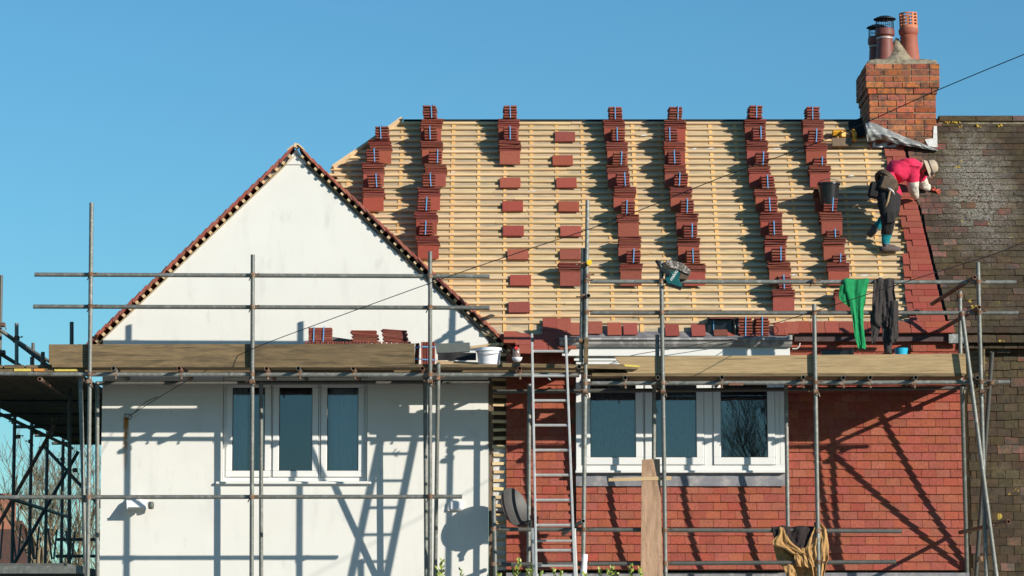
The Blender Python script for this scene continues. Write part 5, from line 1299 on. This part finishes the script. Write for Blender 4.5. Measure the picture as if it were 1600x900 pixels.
# ================================================================== HEDGE TIPS, TREES, FAR HOUSES
random.seed(5)
hedge = thing('hedge', (.6, -4.0, 0), 'evergreen hedge whose leafy tips rise along the bottom edge', 'hedge')
def leaf_quad(mb, p, d, l, w):
    d = d.normalized(); s_ = d.cross(Vector((rn(-1, 1), rn(-1, 1), rn(-.3, 1)))).normalized() * w; up = d.cross(s_).normalized() * w * .5
    mb.quad(p, p + d * l * .35 + s_ + up, p + d * l); mb.quad(p, p + d * l, p + d * l * .35 - s_ + up)
    k = len(mb.f); mb.quad(p + d * l * .35 + s_ + up, p + d * l * .7 + s_ * .75 + up * .7, p + d * l); mb.quad(p + d * l * .35 - s_ + up, p + d * l, p + d * l * .7 - s_ * .75 + up * .7)
st = MB(); 
for (u, v) in ((690, 877), (683, 890), (721, 892), (811, 876), (802, 890), (831, 884), (824, 893), (846, 895), (866, 893), (876, 894), (914, 898), (938, 890), (950, 893), (957, 888), (985, 883), (1000, 889), (965, 897), (780, 899)):
    tip = P(u, v, -4.0 + rn(-.2, .2)); m = MB(); base = tip + Vector((rn(-.04, .04), 0, -.28))
    st.tube(Vector((base.x + rn(-.1, .1), base.y, .3)), base, .010, 5, r2=.004); m.tube(base, tip, .0035, 5, r2=.002)
    for k in range(18):
        f = k / 17; p = base + (tip - base) * f; a = k * 2.4 + rn(-.3, .3)
        leaf_quad(m, p, Vector((math.cos(a), math.sin(a), .7 + f * .9)), rn(.05, .072) * (1.1 - .35 * f), rn(.015, .021))
    part('sprig', m, 'leaf_young', hedge)
part('stems', st, 'bark', hedge)
fo = MB()
for _ in range(5000):
    p = Vector((rn(-1.3, 2.0), -4.0 + rn(-.45, .45), rn(.25, 2.36))); leaf_quad(fo, p, Vector((rn(-1, 1), rn(-1, 1), rn(-.2, 1))), rn(.03, .05), rn(.011, .016))
o = part('foliage', fo, 'leaf', hedge); o['kind'] = 'stuff'
def bare_tree(base, h, r, label, seed, group, lean=0., dense=1.0):
    random.seed(seed); t = thing('bare_tree', base, label, 'tree', group)
    trunk = MB(); crown = MB()
    def grow(p, d, L_, rad, lev):
        pts = [p]; rads = [rad]; q = Vector(p); dd = Vector(d)
        n = 4 if lev < 3 else 3
        for i in range(n):
            dd = (dd + Vector((rn(-.16, .16), rn(-.16, .16), rn(-.02, .12)))).normalized(); q = q + dd * L_ / n; pts.append(q.copy()); rads.append(rad * (1 - .55 * (i + 1) / n))
        (trunk if lev == 0 else crown).sweep(pts, rads, 7 if lev < 2 else 4 if lev < 4 else 3)
        if lev >= 5: return
        k = int((3 if lev else 5) * dense) + (lev >= 3)
        for i in range(k):
            f = rn(.4, 1); j = min(n - 1, int(f * n)); o_ = pts[j] + (pts[j + 1] - pts[j]) * (f * n - j)
            s_ = Vector((rn(-1, 1), rn(-1, 1), rn(.1, .9))).normalized()
            grow(o_, (dd * .75 + s_ * .8).normalized(), L_ * rn(.55, .8), max(rad * .5, .006), lev + 1)
    grow(Vector(base), Vector((lean, 0, 1)), h * .42, r, 0)
    part('trunk', trunk, 'bark', t, smooth=True); part('crown', crown, 'bark', t, smooth=True)
gT = 'bare trees behind the left scaffold'
bare_tree((-9.2, 27, 0), 6.2, .13, 'bare winter tree seen through the left scaffold, nearest the white wall', 3, gT)
bare_tree((-11.4, 30, 0), 6.0, .12, 'bare winter tree seen through the left scaffold, at the picture edge', 4, gT, -.05)
bare_tree((-8.2, 24, 0), 5.2, .09, 'small bare winter tree low behind the left scaffold beside the white wall', 6, gT, .05)
bare_tree((10.6, -85, 0), 15, .13, 'bare winter tree across the street, mirrored in the bay window', 9, None, -.05, 1.35)
fh = thing('far_house', (-14.6, 52, 0), 'small distant brick house with tiled roof at the lower left edge', 'house')
part('wall', MB().bb((-18.5, 50, 0), (-13.4, 56, 3.6)), 'farbrick', fh)
rf = part('roof', MB().prism([(-18.8, 49.7, 3.6), (-13.1, 49.7, 3.6), (-14.0, 53, 5.4), (-18.8, 53, 5.4)], (0, .08, .05)).prism([(-18.8, 56.3, 3.6), (-13.1, 56.3, 3.6), (-14.0, 53, 5.4), (-18.8, 53, 5.4)], (0, .08, .05)), 'oldtile_red', fh)
part('chimney', MB().bb((-14.75, 52.6, 4.9), (-14.2, 53.2, 6.2)), 'farbrick', rf)
part('window', MB().bb((-15.4, 49.93, 1.2), (-14.2, 49.99, 2.4)), 'glass', fh)
